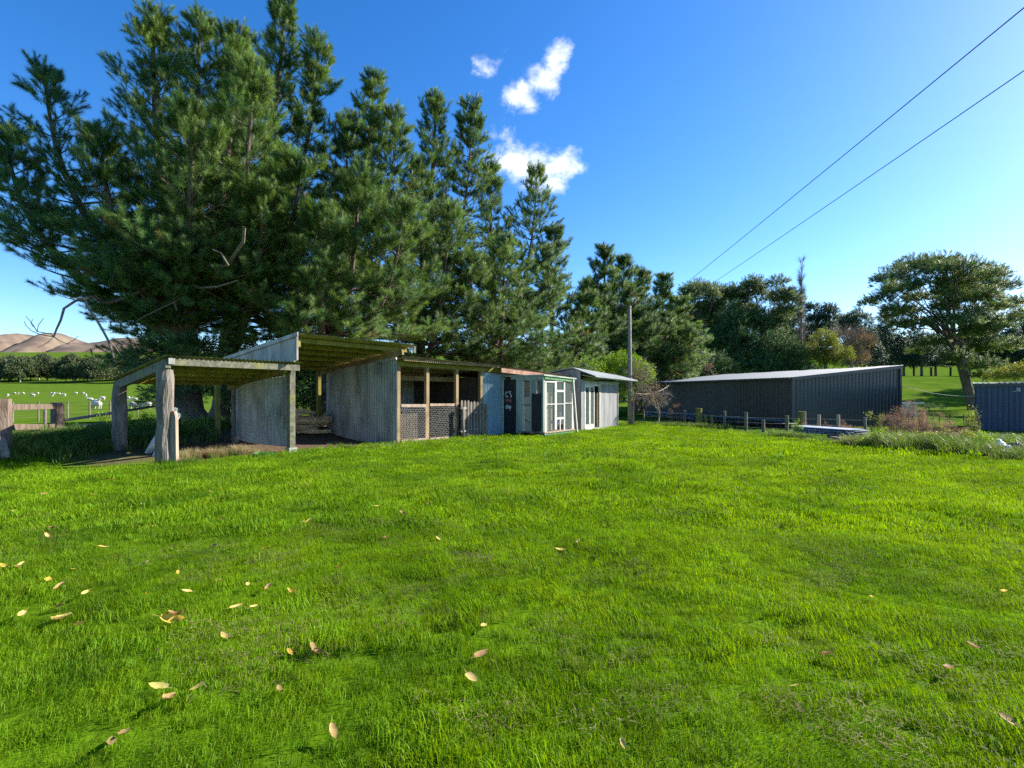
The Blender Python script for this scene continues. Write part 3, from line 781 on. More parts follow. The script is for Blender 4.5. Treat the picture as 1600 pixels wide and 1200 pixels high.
lobe_tree('leafy_tree', 'yellow-green leafy tree beside the bare poplar', gpx(1288, 52), dome(1288, 552, 52, 34, 34, 9, .42, .9, .6, 16), GY, (.16, .06), 10, (.5, .85), 'grey_bark', .3)
lobe_tree('leafy_tree', 'half-bare brown autumn tree behind the black shed roof', gpx(1334, 54), dome(1334, 548, 54, 34, 36, 9, .42, .9, .6, 18), GA, (.16, .08), 7, (.8, 1.3), 'grey_bark', .6)
# bare poplar
pb = gpx(1251, 56); pbase = Vector((pb[0], pb[1], hz(*pb)))
root = thing('poplar_tree', 'tall narrow bare poplar standing above the other trees', 'tree', pbase)
tr = MB(); tip = W(1253, 412, 56)
ptrunk = bez(pbase, pbase + Vector((.1, 0, 5)), tip - Vector((.1, 0, 5)), tip, 14)
tr.tube(ptrunk, [.22 * (1 - i / 14) + .02 for i in range(15)], 7, False)
T = []
for i in range(150):
    u = random.uniform(.08, .97); p = ptrunk[int(u * 14)].lerp(ptrunk[min(int(u * 14) + 1, 14)], random.random())
    az = random.uniform(0, 2 * PI); L = (2.6 if u < .75 else 1.5) * random.uniform(.5, 1) * (1.05 - u * .5)
    d = Vector((math.cos(az) * .38, math.sin(az) * .38, 1)).normalized(); q = p + d * L * .5 ; q2 = p + (d + Vector((0, 0, .5))).normalized() * L
    tr.tube([p, q, q2], [.03, .018, .006], 3, False)
    for e in range(3): T.append((*(p.lerp(q2, random.uniform(.3, 1))), d.x + random.uniform(-.2, .2), d.y + random.uniform(-.2, .2), d.z))
for k in range(7):   # second top
    pass
tr.build('trunk', M['grey_bark'], root)
A = np.array(T); scatter('crown', GT, A[:, :3], axis_rot(A[:, 3:]), rng.uniform(.8, 1.3, len(A)), rng.integers(0, 3, len(A)), parent=root)

# the spreading old pine on the right
sb = G(1522, 641); fk = W(1487, 520, sb.y)
lob = []
r = random.Random(5)
for (px, py, w, h) in [(1395, 440, 34, 17), (1378, 470, 20, 13), (1425, 422, 34, 15), (1465, 416, 38, 14), (1505, 424, 36, 15), (1540, 434, 32, 16), (1565, 452, 26, 16), (1450, 445, 26, 12), (1490, 450, 34, 14),
                       (1530, 470, 34, 14), (1568, 482, 24, 12), (1515, 500, 34, 15), (1545, 515, 32, 14), (1478, 478, 20, 10), (1560, 545, 34, 14), (1590, 500, 16, 9), (1430, 512, 28, 12), (1400, 486, 24, 11), (1520, 548, 30, 14), (1455, 540, 26, 11), (1500, 470, 30, 13), (1540, 575, 30, 12), (1495, 562, 24, 12), (1410, 455, 26, 13), (1440, 470, 24, 11), (1418, 490, 24, 10), (1468, 502, 24, 10), (1565, 505, 28, 12), (1588, 475, 18, 10), (1535, 450, 30, 14), (1520, 525, 26, 12)]:
    d = sb.y + r.uniform(-4, 4)
    lob.append((W(px, py, d), (w / F * d * .82, w / F * d * .9, h / F * d * 1.45)))
    d = sb.y + r.uniform(-5, 5); lob.append((W(px + r.uniform(-22, 22), py + r.uniform(-4, 16), d), (w / F * d * .62, w / F * d * .7, h / F * d)))
lobe_tree('pine_tree', 'great umbrella-shaped pine with leaning twin trunk by the blue shed', (sb.x, sb.y), lob, GPo, (.40, .10), 13, (.55, .9), 'pine_bark', .4, None, .01, fork=fk, down=.15, inner=.5)
# its second trunk is its own stem
st = MB(); sbase = G(1535, 640); st.tube(bez(sbase + Vector((.4, 1.2, -.1)), W(1512, 600, sb.y + 1.0), W(1500, 560, sb.y + .6), W(1500, 500, sb.y), 8), [.38, .34, .3, .28, .25, .22, .2, .17, .14], 9, False, True, .05)
st.build('second_trunk', M['pine_bark'], bpy.data.objects[-1] if False else [o for o in COL.objects if o.get('label', '').startswith('great umbrella')][0])

# far row of conifers under which the bright paddock shows
k = 0
for (px, top, d, w) in [(1358, 500, 96, 2.6), (1384, 480, 100, 3.0), (1412, 520, 98, 2.6), (1440, 520, 96, 2.8), (1462, 532, 99, 2.4), (1506, 530, 97, 2.6), (1540, 505, 98, 3.0), (1578, 505, 94, 2.8), (1600, 490, 96, 3.2), (1628, 515, 94, 3.0), (1338, 482, 98, 2.0), (1350, 520, 116, 4.5), (1375, 512, 120, 5), (1400, 525, 118, 5), (1428, 515, 122, 5), (1455, 522, 118, 5), (1485, 515, 120, 5), (1515, 520, 118, 5), (1555, 512, 120, 5), (1590, 515, 118, 5), (1622, 510, 120, 5)]:
    b2 = gpx(px, d); gz0 = hz(*b2); tp = W(px + random.uniform(-3, 3), top, d)
    hh = tp.z - gz0; lobes = []
    for i in range(5):
        u = i / 4; rr = w * (1 - .78 * u)
        lobes.append((Vector((b2[0] + random.uniform(-.3, .3), d, gz0 + hh * (.34 + .58 * u))), (rr, rr, hh * .15)))
    lobe_tree('conifer_tree', 'blue-green conifer in the far row behind the umbrella pine', b2, lobes, GPd, (.22, .06), 7, (.5, .85), 'pine_bark', .1, 'conifers in the far row', limbs=False, fork=Vector((b2[0], d, gz0 + hh * .9)), inner=.4)

# tall conifers just past the right end of that row (they shade the paddock)
for (x_, y_, hh, w) in ((74, 66, 17, 3.6), (80, 72, 19, 4.0), (86, 78, 18, 3.8), (79, 60, 16, 3.6), (92, 70, 18, 4.0), (98, 82, 19, 4.0)):
    gz0 = hz(x_, y_)
    lobe_tree('conifer_tree', 'tall blue-green conifer past the end of the far row', (x_, y_), [(Vector((x_, y_, gz0 + hh * (.28 + .64 * i / 4))), (w * (1 - .16 * i),) * 2 + (hh * .15,)) for i in range(5)], GPd, (.3, .08), 4, (.8, 1.2), 'pine_bark', .1, 'tall conifers past the far row', limbs=False, fork=Vector((x_, y_, gz0 + hh * .9)))
# dark pines filling in behind the round-headed ones
for i, (px, top, d, w) in enumerate(((1068, 470, 66, 30), (1110, 462, 70, 34), (1150, 468, 72, 34), (1232, 470, 72, 36), (1262, 490, 70, 26), (1015, 470, 62, 30), (960, 470, 60, 34))):
    b2 = gpx(px, d); lob_ = dome(px, top + 45, d, w, 45, 8, .5, .8, .5, 40 + i) + dome(px, top + 95, d, w, 30, 4, .55, .8, .5, 60 + i)
    lobe_tree('pine_tree', 'dark pine filling the gaps behind the front row of trees', b2, lob_, GPd, (.26, .09), 6, (.6, 1.0), 'pine_bark', .4, 'dark background pines', .005)
# undergrowth behind the sheds
for i in range(1, 9):
    t_ = 1.8 + i * 2.6; s_ = 8.2 + random.uniform(-.8, 1.2); p_ = rw(t_, s_); gz0 = hz(p_.x, p_.y); hh = random.uniform(2.4, 3.6)
    lobe_tree('shrub', 'dark evergreen undergrowth bush beneath the pines behind the sheds', (p_.x, p_.y), [(Vector((p_.x + random.uniform(-.6, .6), p_.y + random.uniform(-.5, .5), gz0 + hh * u)), (1.7, 1.5, hh * .3)) for u in (.3, .55, .8)], GC, (.12, .05), 9, (.7, 1.1), 'pine_bark', .2, 'undergrowth bushes behind the sheds', cat='shrub', limbs=False)

# low growth
lobe_tree('shrub', 'bright green leafy shrub beside the power pole', (G(978, 664).x - .1, 31.0), [(W(972, 570, 31), (1.0, .9, .7)), (W(958, 580, 31), (.7, .7, .6)), (W(996, 580, 31), (.9, .8, .7)), (W(985, 600, 30.5), (.8, .7, .8)), (W(1008, 592, 31), (.6, .6, .5)), (W(975, 615, 31), (.5, .5, .7))], GB, (.06, .03), 17, (.55, 1.0), 'grey_bark', .3, cat='shrub')
lobe_tree('shrub', 'tangled bare twiggy shrub between the pole and the black shed', (8.4, 29.5), [(W(1000, 600, 29.5), (.8, .8, .7)), (W(1020, 615, 29), (.8, .7, .6)), (W(1010, 630, 29), (.8, .7, .5)), (W(998, 580, 30), (.7, .6, .5)), (W(1030, 628, 29), (.5, .5, .4))], GA, (.05, .03), 9, (.45, .85), 'grey_bark', .2, cat='shrub')
lobe_tree('shrub', 'thicket of bare branches under the leaning pine', gpx(1072, 47), [(W(1070, 572, 47), (1.6, 1.2, .9)), (W(1050, 585, 47), (1.4, 1.2, .7)), (W(1090, 582, 47), (1.2, 1.2, .8))], GA, (.08, .04), 6, (.8, 1.3), 'grey_bark', .2, cat='shrub')
lobe_tree('shrub', 'sprawling yellowish bush behind the blue shed', gpx(1590, 38), [(W(1565, 592, 38), (1.0, .9, .6)), (W(1585, 586, 38), (1.1, .9, .8)), (W(1610, 584, 38), (1.1, .9, .9)), (W(1632, 590, 38), (1.1, .9, .8))], GY, (.08, .04), 9, (.5, .8), 'grey_bark', .3, cat='shrub')
lobe_tree('shrub', 'small dark shrub standing alone on the grass by the white box', (G(1458, 655).x, G(1458, 655).y), [(Vector((G(1458, 655).x, G(1458, 655).y, hz(G(1458, 655).x, G(1458, 655).y) + .75)), (.55, .5, .22))], GC, (.04, .02), 30, (.35, .55), 'grey_bark', .2, cat='shrub')
lobe_tree('shrub', 'leggy elder bush at the back corner of the grey hut', rw(18.5, 4.0)[:2], [(W(915, 568, 29), (.6, .6, .4)), (W(932, 574, 29.5), (.5, .6, .35)), (W(925, 585, 29.5), (.6, .6, .4))], GB, (.05, .03), 7, (.5, .8), 'grey_bark', .3, cat='shrub')

# shelter belt in the far paddock, single trees
proto_root = lobe_tree('round_tree', 'round olive-green tree in the far shelter belt', (-250, 250), [(Vector((-250 + dx, 250 + dy, hz(-250, 250) + z)), (a, a, c_)) for dx, dy, z, a, c_ in ((0, 0, 6.5, 3.4, 3.0), (-2.6, .5, 4.6, 2.8, 2.6), (2.6, -.5, 4.8, 2.8, 2.6), (.6, -1.6, 3.0, 3.0, 2.6), (-1.2, 1, 8.3, 2.2, 1.9))], GO, (.3, .12), 2.4, (.8, 1.3), 'grey_bark', .3, 'round trees in the far shelter belt')
px = -100
first = True
while px < 330:
    d = 245 + random.uniform(-12, 14)
    if not (124 < px < 134):
        b2 = gpx(px, d); loc = Vector((b2[0], d, hz(*b2) - .2)); sc = random.uniform(.82, 1.18)
        if first: proto_root.location = loc; proto_root.scale = (sc,) * 3; first = False
        else: copy_tree(proto_root, None, loc, random.uniform(0, 6.3), sc)
    px += random.uniform(11, 17)

# dead limb reaching out from the huge pine
db = MB()
def limb(pts, r0, r1, d0, d1):
    n = len(pts); P3 = [W(p[0], p[1], d0 + (d1 - d0) * i / (n - 1)) for i, p in enumerate(pts)]
    db.tube(P3, [(r0 + (r1 - r0) * i / (n - 1)) * .5 + .004 for i in range(n)], 6, False)
limb([(290, 500), (291, 462), (268, 433), (235, 447), (205, 463), (172, 473), (160, 472), (148, 464), (135, 465), (118, 470), (100, 482), (95, 500), (88, 515), (84, 526)], .16, .035, 19.6, 15.2)
limb([(138, 466), (104, 466)], .035, .015, 15.6, 15.2)
limb([(133, 467), (137, 480), (150, 498), (160, 515), (168, 530), (174, 545), (178, 560)], .07, .05, 15.8, 15.6)
limb([(168, 530), (180, 542), (190, 556)], .03, .012, 15.6, 15.5)
limb([(84, 526), (80, 522), (68, 520), (58, 518), (52, 508), (46, 500), (40, 494)], .03, .008, 15.2, 14.9)
limb([(84, 526), (70, 524), (58, 521), (48, 516), (40, 508), (38, 502)], .025, .007, 15.2, 14.9)
limb([(84, 526), (92, 532), (104, 537), (115, 532), (122, 525)], .02, .006, 15.2, 15.0)
limb([(84, 526), (76, 534), (66, 540), (58, 543)], .016, .005, 15.2, 15.0)
limb([(58, 519), (60, 508), (66, 500), (68, 497)], .014, .005, 15, 14.9)
limb([(52, 511), (48, 505), (52, 498)], .012, .004, 15, 14.9)
limb([(292, 440), (310, 450), (340, 448), (372, 438)], .10, .03, 18.5, 16.5)
limb([(280, 415), (330, 416), (357, 415), (368, 395), (380, 378), (382, 355)], .14, .09, 18.4, 16.4)
limb([(357, 415), (345, 395), (332, 390)], .06, .03, 16.8, 16.5)
limb([(275, 440), (272, 470), (276, 485)], .07, .04, 18, 17.6)
limb([(276, 470), (255, 480), (230, 492), (212, 502)], .04, .01, 17.8, 17.2)
ANCH = [(291, 462), (268, 433), (235, 447), (205, 463), (310, 450), (340, 448), (330, 416), (357, 415), (368, 395), (272, 470), (276, 485), (255, 480)]
for i in range(0):
    a = (random.uniform(255, 395), random.uniform(425, 540)); l = random.uniform(12, 45); an = random.uniform(0, 2 * PI)
    bpt = (a[0] + l * math.cos(an), a[1] + l * math.sin(an) * .7); d = random.uniform(17.0, 18.8)
    limb([a, ((a[0] + bpt[0]) / 2 + random.uniform(-4, 4), (a[1] + bpt[1]) / 2 + random.uniform(-4, 4)), bpt], .018, .006, d, d + random.uniform(-.6, .6))
db.build('dead_branch', M['dead_wood'], p1, label='bare grey dead limbs reaching out under the needles')

# ------------------------------------------------------------------ corrugated sheets
def sheet_run(root, name, m, A, u, width, lo, hi, nrm, pitch=.095, amp=.02, sw=.80, prof='sin', lap=.012, label=None, seed=0):
    """a wall or roof of separate profiled sheets. A: start, u: unit run direction, lo(x)/hi(x): lower and upper edge points' offset vectors, nrm: outward normal"""
    A = Vector(A); u = Vector(u).normalized(); nrm = Vector(nrm).normalized()
    r = random.Random(seed); n = max(1, int(round(width / sw))); w = width / n
    out = []
    for i in range(n):
        x0 = i * w - (.02 if i else 0); x1 = (i + 1) * w
        if prof == 'sin': st = pitch / 6
        else: st = None
        xsv = []
        if prof == 'sin':
            k = int((x1 - x0) / st) + 1
            xsv = [(x0 + (x1 - x0) * j / k, amp * math.sin(2 * PI * (x0 + (x1 - x0) * j / k) / pitch)) for j in range(k + 1)]
        else:  # trapezoid rib
            x = x0; xsv = [(x0, 0)]
            q = math.ceil(x0 / pitch) * pitch
            while q < x1 - .06:
                xsv += [(q, 0), (q + .018, amp), (q + .045, amp), (q + .063, 0)]; q += pitch
            xsv.append((x1, 0))
        off = (i % 2) * lap * .25 + r.uniform(0, .004)
        dl = r.uniform(-.012, .012)
        vs_, fs_ = [], []
        for j, (x, a) in enumerate(xsv):
            p = A + u * x + nrm * (a + off)
            vs_ += [p + Vector(lo(x)) , p + Vector(hi(x)) + Vector((0, 0, dl))]
        for j in range(len(xsv) - 1): fs_.append((2 * j, 2 * j + 2, 2 * j + 3, 2 * j + 1))
        mb = MB(); mb.add(vs_, fs_, prof == 'sin')
        o = mb.build(name, m, root, label=label)
        out.append(o)
    return out
U = Vector((RD[0], RD[1], 0)); BK = Vector((RB[0], RB[1], 0)); FR = -BK; Zv = Vector((0, 0, 1))
def gr(t, s): p = rw(t, s); return hz(p.x, p.y)

def board(root, name, m, a, b, w, h, up=(0, 0, 1), label=None):
    return MB().beam(a, b, w, h, up).build(name, m, root, label=label)
def upright(root, name, m, t, s, z0, z1, w=.1, d=.1, label=None):
    p = rw(t, s); mb = MB()
    mb.box(rw(t - w / 2, s - d / 2, z0), U * w, BK * d, Zv * (z1 - z0))
    return mb.build(name, m, root, label=label)

# ---- lean-to shelter on rough posts
sh = thing('lean_to_shelter', 'low open shelter with yellow-green roof on thick weathered posts', 'shelter', rw(1.4, 1.3, gr(1.4, 1.3)))
def rough_post(t, s, z1, r, name='post', label=None):
    p = rw(t, s); z0 = hz(p.x, p.y) - .1; mb = MB(); n = 9
    pts = [Vector((p.x + random.uniform(-.012, .012), p.y + random.uniform(-.012, .012), z0 + (z1 - z0) * i / n)) for i in range(n + 1)]
    mb.tube(pts, [r * (1.06 - .1 * i / n) for i in range(n + 1)], 13, True, False, .09)
    return mb.build(name, M['old_wood'], sh, label=label)
rough_post(0, 0, 2.02, .165)
pb_ = rw(0, 0)
# the paler split face on the corner post
mb = MB(); q0 = rw(.10, -.13)
zz = [gr(0, 0) - .05, .35, .7, 1.0, 1.13]
vs_ = []
for z, w in zip(zz, (.10, .095, .09, .085, .05)):
    for a, b_ in ((-w, -.02), (w, -.02), (w, .07), (-w, .07)):
        vs_.append(Vector((q0.x + a, q0.y + b_ - .03, z + random.uniform(-.01, .01))))
fs_ = []
for i in range(4):
    for k in range(4): fs_.append((i * 4 + k, i * 4 + (k + 1) % 4, i * 4 + 4 + (k + 1) % 4, i * 4 + 4 + k))
fs_.append((16, 17, 18, 19)); mb.add(vs_, fs_); mb.build('split_face', M['split_wood'], sh, label='pale brown split wood face of the corner post')
rough_post(0, 2.65, 1.68, .15)
rough_post(2.72, 2.62, 1.72, .09)
# roof planes: front edge s=-.28 z=2.30, back edge s=2.9 z=1.83
def zr(s): return 2.30 - (s + .28) * .148
board(sh, 'side_beam', M['lichen_wood'], rw(-.02, -.2, zr(-.2) - .15), rw(-.02, 2.85, zr(2.85) - .15), .10, .20)
board(sh, 'side_beam', M['greenish_timber'], rw(2.66, -.1, zr(-.1) - .15), rw(2.66, 2.85, zr(2.85) - .15), .09, .18)
board(sh, 'fascia', M['lichen_wood'], rw(.04, -.2, 2.175), rw(2.98, -.2, 2.165), .04, .15)
for s_ in (.18, .75, 1.35, 1.95, 2.6):
    board(sh, 'purlin', M['greenish_timber'], rw(.03, s_, zr(s_) - .085), rw(2.62, s_, zr(s_) - .085), .06, .11)
sheet_run(sh, 'roof_sheet', M['iron_green'], rw(-.12, -.28, 2.30), U, 3.15, lambda x: Vector((0, 0, 0)), lambda x: BK * 3.2 + Zv * (-.148 * 3.2), Zv, amp=.016, seed=2)
mb = MB(); mb.box(rw(-.02, -.235, 2.12), U * .12, BK * .03, Zv * .13); mb.build('metal_bracket', M['iron'], sh)
# ---- tall open shed
ts = thing('open_shed', 'tall open-fronted shed with curved corrugated side walls', 'shed', rw(4.6, 1.5, gr(4.6, 1.5)))
upright(ts, 'post', M['lichen_wood'], 2.87, 0, gr(2.87, 0) - .1, 2.32, .15, .15)
mb = MB(); mb.box(rw(2.76, -.11, gr(2.87, 0) - .08), U * .22, BK * .2, Zv * .2); mb.build('post_footing', M['concrete'], ts)
def zt(s): return 3.03 - (s + .45) * .125
upright(ts, 'post', M['greenish_timber'], 2.87, 4.0, gr(2.87, 4) - .1, zt(4) - .12, .12, .12)
upright(ts, 'post', M['greenish_timber'], 6.33, 4.0, gr(6.33, 4) - .1, zt(4) - .12, .12, .12)
sheet_run(ts, 'roof_sheet', M['iron_green'], rw(2.78, -.45, 3.03), U, 4.1, lambda x: Vector((0, 0, 0)), lambda x: BK * 4.7 + Zv * (-.125 * 4.7), Zv, amp=.017, seed=4)
for s_ in (.0, .6, 1.35, 2.2, 3.1, 4.0):
    board(ts, 'purlin', M['greenish_timber'], rw(2.84, s_, zt(s_) - .085), rw(6.82, s_, zt(s_) - .085), .06, .12)
board(ts, 'rafter', M['tan_timber'], rw(6.36, -.36, zt(-.36) - .235), rw(6.36, 4.1, zt(4.1) - .235), .07, .16)
board(ts, 'rafter', M['greenish_timber'], rw(2.92, -.3, zt(-.3) - .235), rw(2.92, 4.1, zt(4.1) - .235), .07, .16)
board(ts, 'rafter_end', M['lichen_wood'], rw(6.80, -.40, zt(-.4) - .02), rw(6.80, -.40, zt(-.4) - .24), .05, .10, U)
upright(ts, 'post_top', M['lichen_wood'], 2.87, -.12, 2.30, 2.9, .10, .10)
# gable sheeting above the lean-to roof (runs along the side)
sheet_run(ts, 'gable_sheet', M['iron'], rw(2.80, -.4, 0), BK, 3.9, lambda x: Zv * (2.34 - .148 * max(x - .1, 0) * .9), lambda x: Zv * (zt(x - .4) - .02), -U, amp=.006, seed=5)
board(ts, 'barge_cap', M['iron'], rw(2.77, -.47, zt(-.47) - .03), rw(2.77, 4.2, zt(4.2) - .03), .03, .10)
board(ts, 'corner_cap', M['iron'], rw(2.77, -.43, 2.34), rw(2.77, -.43, 2.96), .05, .05, U)
# side walls, bending round at the back
def curved_wall(t0, s0, s1, bend, zlo, zhi, seed):
    # an arc in plan, bulging by bend towards the left of the row
    r = random.Random(seed); ch = s1 - s0; R_ = (ch * ch / 4 + bend * bend) / (2 * bend); th = math.asin(ch / 2 / R_); tot = 2 * R_ * th
    path = []; n = int(tot / .0127)
    for i in range(n + 1):
        a = -th + 2 * th * i / n
        path.append((t0 - (R_ * math.cos(a) - (R_ - bend)), (s0 + s1) / 2 + R_ * math.sin(a), U * -math.cos(a) + BK * math.sin(a)))
    k = int(.8 / .0127); i0 = 0
    while i0 < n - 5:
        i1 = min(n, i0 + k)
        if n - i1 < 20: i1 = n
        vs_, fs_ = [], []; dl = r.uniform(-.02, .02); of = r.uniform(0, .006)
        for j in range(i0, i1 + 1):
            t, s, nn = path[j]; a = .02 * math.sin(2 * PI * j * .0127 / .1016) + of; l = tot * j / n
            p = rw(t, s) + nn * a
            vs_ += [Vector((p.x, p.y, zlo(l) + dl)), Vector((p.x, p.y, zhi(l)))]
        for j in range(i1 - i0): fs_.append((2 * j, 2 * j + 2, 2 * j + 3, 2 * j + 1))
        MB().add(vs_, fs_, True).build('wall_sheet', M['iron'], ts)
        i0 = i1 - 1
curved_wall(2.93, .08, 2.9, .42, lambda l: .12 + .06 * l, lambda l: zr(l) - .26, 8)
curved_wall(6.42, -.02, 3.65, .24, lambda l: gr(6.4, l) - .03, lambda l: 2.55 - .075 * l, 9)
board(ts, 'wall_plate', M['sheet_white'], rw(6.37, -.05, 2.60), rw(6.37, 3.3, 2.35), .05, .07)
board(ts, 'wall_rail', M['greenish_timber'], rw(2.95, .1, 1.2), rw(2.95, 2.5, 1.2), .05, .09)
# firewood heap inside
for i in range(36):
    row = i // 7; z = gr(4.9, 3.7) + .07 + row * .135 + random.uniform(-.03, .03)
    s_ = 3.05 + (i % 7) * .15 + random.uniform(-.06, .06) + row * .05; L = random.uniform(.7, 1.25); tc_ = random.uniform(4.6, 5.6)
    an = random.uniform(-.45, .45); a = rw(tc_ - L / 2, s_ - an * L / 2, z - random.uniform(-.05, .08)); b_ = rw(tc_ + L / 2, s_ + an * L / 2, z + random.uniform(-.05, .05))
    mb = MB(); r_ = random.uniform(.045, .085); mb.tube([a, a.lerp(b_, .5) + Vector((0, 0, random.uniform(-.02, .02))), b_], [r_, r_ * 1.06, r_ * .9], random.choice((4, 5, 6)), True, False, .2)
    mb.build('firewood_log', M['log'], None, label='split firewood log heaped inside the tall open shed', cat='log', group='firewood logs in the open shed')

# ---- wire-netted pen
pn = thing('netted_pen', 'roofed animal pen with tan posts and wire-netted lower half', 'pen', rw(8.6, 1.5, gr(8.6, 1.5)))
def zp(s): return 2.64 - (s + .38) * .115
for t_ in (6.52, 7.80, 9.28, 10.66):
    upright(pn, 'post', M['tan_timber'], t_, .06, gr(t_, 0) - .1, zp(.06) - .21, .13, .12)
board(pn, 'front_beam', M['greenish_timber'], rw(6.46, .06, zp(.06) - .12), rw(12.0, .06, zp(.06) - .16), .10, .17)
board(pn, 'inner_beam', M['tan_timber'], rw(6.5, 1.3, 2.06), rw(10.7, 1.3, 2.04), .07, .17)
for s_ in (-.28, .7, 1.6, 2.5):
    board(pn, 'purlin', M['tan_timber'], rw(6.46, s_, zp(s_) - .06), rw(11.35, s_, zp(s_) - .075), .05, .08)
sheet_run(pn, 'roof_sheet', M['iron_tan'], rw(6.45, -.40, 2.645), U, 4.95, lambda x: -Zv * .012 * x, lambda x: BK * 3.6 + Zv * (-.115 * 3.6 - .012 * x), Zv, amp=.016, seed=11)
for (a, b_) in ((6.60, 7.72), (7.88, 9.20)):
    zg = gr((a + b_) / 2, 0)
    board(pn, 'rail', M['split_wood'], rw(a, .0, 1.12), rw(b_, .0, 1.10), .04, .09)
    board(pn, 'bottom_rail', M['split_wood'], rw(a, .0, zg + .06), rw(b_, .0, zg + .05), .05, .10)
    board(pn, 'side_batten', M['split_wood'], rw(b_ - .03, -.01, zg + .1), rw(b_ - .03, -.01, 1.06), .03, .05, U)
    # hexagonal netting
    mb = MB(); cw = .075; ch = .065; wth = .0045
    nx_ = int((b_ - a) / cw); nz_ = int((1.06 - zg - .1) / ch)
    def wl(x0, z0, x1, z1):
        p = rw(a + x0, -.03, zg + .1 + z0); q = rw(a + x1, -.03, zg + .1 + z1); d = (q - p).normalized(); sd = d.cross(FR).normalized() * wth / 2
        mb.add([p - sd, p + sd, q + sd, q - sd], [(0, 1, 2, 3)])
    for iz in range(nz_):
        for ix in range(nx_):
            x = ix * cw + (cw / 2 if iz % 2 else 0); z = iz * ch
            wl(x, z, x, z + ch * .6); wl(x, z + ch * .6, x + cw / 2, z + ch); wl(x, z + ch * .6, x - cw / 2 if x > cw / 2 else x, z + ch)
    mb.build('wire_netting', M['wire'], pn, kind='stuff')
# inner walls
sheet_run(pn, 'back_sheet', M['iron'], rw(6.5, 3.0, 0), U, 1.7, lambda x: Zv * (gr(7.5, 3) - .05), lambda x: Zv * 2.2, FR, seed=14)
sheet_run(pn, 'back_sheet', M['iron'], rw(8.45, 3.05, 0), U, 1.6, lambda x: Zv * (gr(8.5, 3) - .05), lambda x: Zv * 2.2, FR, seed=15)
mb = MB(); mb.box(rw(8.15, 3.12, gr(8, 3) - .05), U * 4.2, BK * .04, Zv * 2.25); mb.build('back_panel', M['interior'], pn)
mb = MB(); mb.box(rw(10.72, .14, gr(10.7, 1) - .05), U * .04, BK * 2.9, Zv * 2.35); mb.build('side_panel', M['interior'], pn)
# low inner plank wall behind the netting
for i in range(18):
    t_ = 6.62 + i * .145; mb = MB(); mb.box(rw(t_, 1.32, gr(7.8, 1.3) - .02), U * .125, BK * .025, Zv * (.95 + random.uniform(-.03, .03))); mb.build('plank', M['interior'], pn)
# picket gate standing in the opening
gt = thing('picket_gate', 'weathered grey picket gate with rounded tops', 'gate', rw(10.0, -.15, gr(10, -.15)))
zg = gr(10, 0)
for i in range(9):
    t_ = 9.36 + i * .172; top = 1.26 - .02 * i + random.uniform(-.025, .025); w = .115; vs_ = []; n = 7
    prof_ = [(-w / 2, zg + .03), (w / 2, zg + .03)] + [(w / 2 * math.cos(PI * k / n), top - w / 2 + w / 2 * math.sin(PI * k / n) * 1.5) for k in range(n + 1)]
    tilt = random.uniform(-.012, .012)
    for dpt in (0, .022):
        vs_ += [rw(t_ + x + tilt * (z - zg), -.16 + dpt, z) for x, z in prof_]
    m_ = len(prof_)
    fs_ = [tuple(range(m_)), tuple(range(m_, 2 * m_))[::-1]] + [(k, (k + 1) % m_, m_ + (k + 1) % m_, m_ + k) for k in range(m_)]
    MB().add(vs_, fs_).build('picket', M['tan_timber'] if i == 7 else M['old_wood'], gt)
for z in (zg + .32, zg + .95): board(gt, 'rail', M['old_wood'], rw(9.3, -.12, z), rw(10.82, -.12, z), .04, .09)
mb = MB(); pz = gr(9.3, -.22)
mb.tube([rw(9.27, -.26, pz - .08), rw(9.27, -.26, 1.02)], .065, 8); mb.build('gate_post', M['old_wood'], gt)
for z in (pz + .28, .98): MB().beam(rw(9.16, -.26, z), rw(9.52, -.19, z), .09, .06).build('hinge', M['iron'], gt)

# ---- shed with the pale blue iron front and the rusty roof
rs = thing('iron_shed', 'small shed of pale blue corrugated iron under a rusty roof', 'shed', rw(12.5, 1.6, gr(12.5, 1.6)))
sheet_run(rs, 'front_sheet', M['iron_blue'], rw(10.76, .02, 0), U, 1.35, lambda x: Zv * (gr(11.3, 0) - .05), lambda x: Zv * (2.30 - .01 * x), FR, sw=.68, seed=17)
sheet_run(rs, 'front_sheet', M['iron'], rw(12.12, .06, 0), U, 4.6, lambda x: Zv * (gr(13, 0) - .05), lambda x: Zv * (2.30 - .03 * x), FR, seed=18)
def zq(s): return 2.52 - (s + .4) * .06
sheet_run(rs, 'roof_sheet', M['iron_rust'], rw(11.42, -.42, 2.53), U, 3.1, lambda x: -Zv * .03 * x, lambda x: BK * 3.6 + Zv * (-.06 * 3.6 - .03 * x), Zv, amp=.017, seed=19)
sheet_run(rs, 'roof_sheet', M['iron_tan'], rw(14.52, -.42, 2.43), U, 2.4, lambda x: -Zv * .03 * x, lambda x: BK * 3.6 + Zv * (-.06 * 3.6 - .03 * x), Zv, amp=.017, seed=20)
board(rs, 'rusty_flashing', M['iron_rust'], rw(11.38, -.40, 2.41), rw(14.4, -.40, 2.31), .02, .17)
board(rs, 'fascia', M['old_wood'], rw(14.42, -.40, 2.31), rw(16.9, -.40, 2.22), .02, .12)
for s_ in (.1, 2.9): board(rs, 'purlin', M['tan_timber'], rw(10.8, s_, zq(s_) - .12), rw(16.8, s_, zq(s_) - .24), .06, .1)

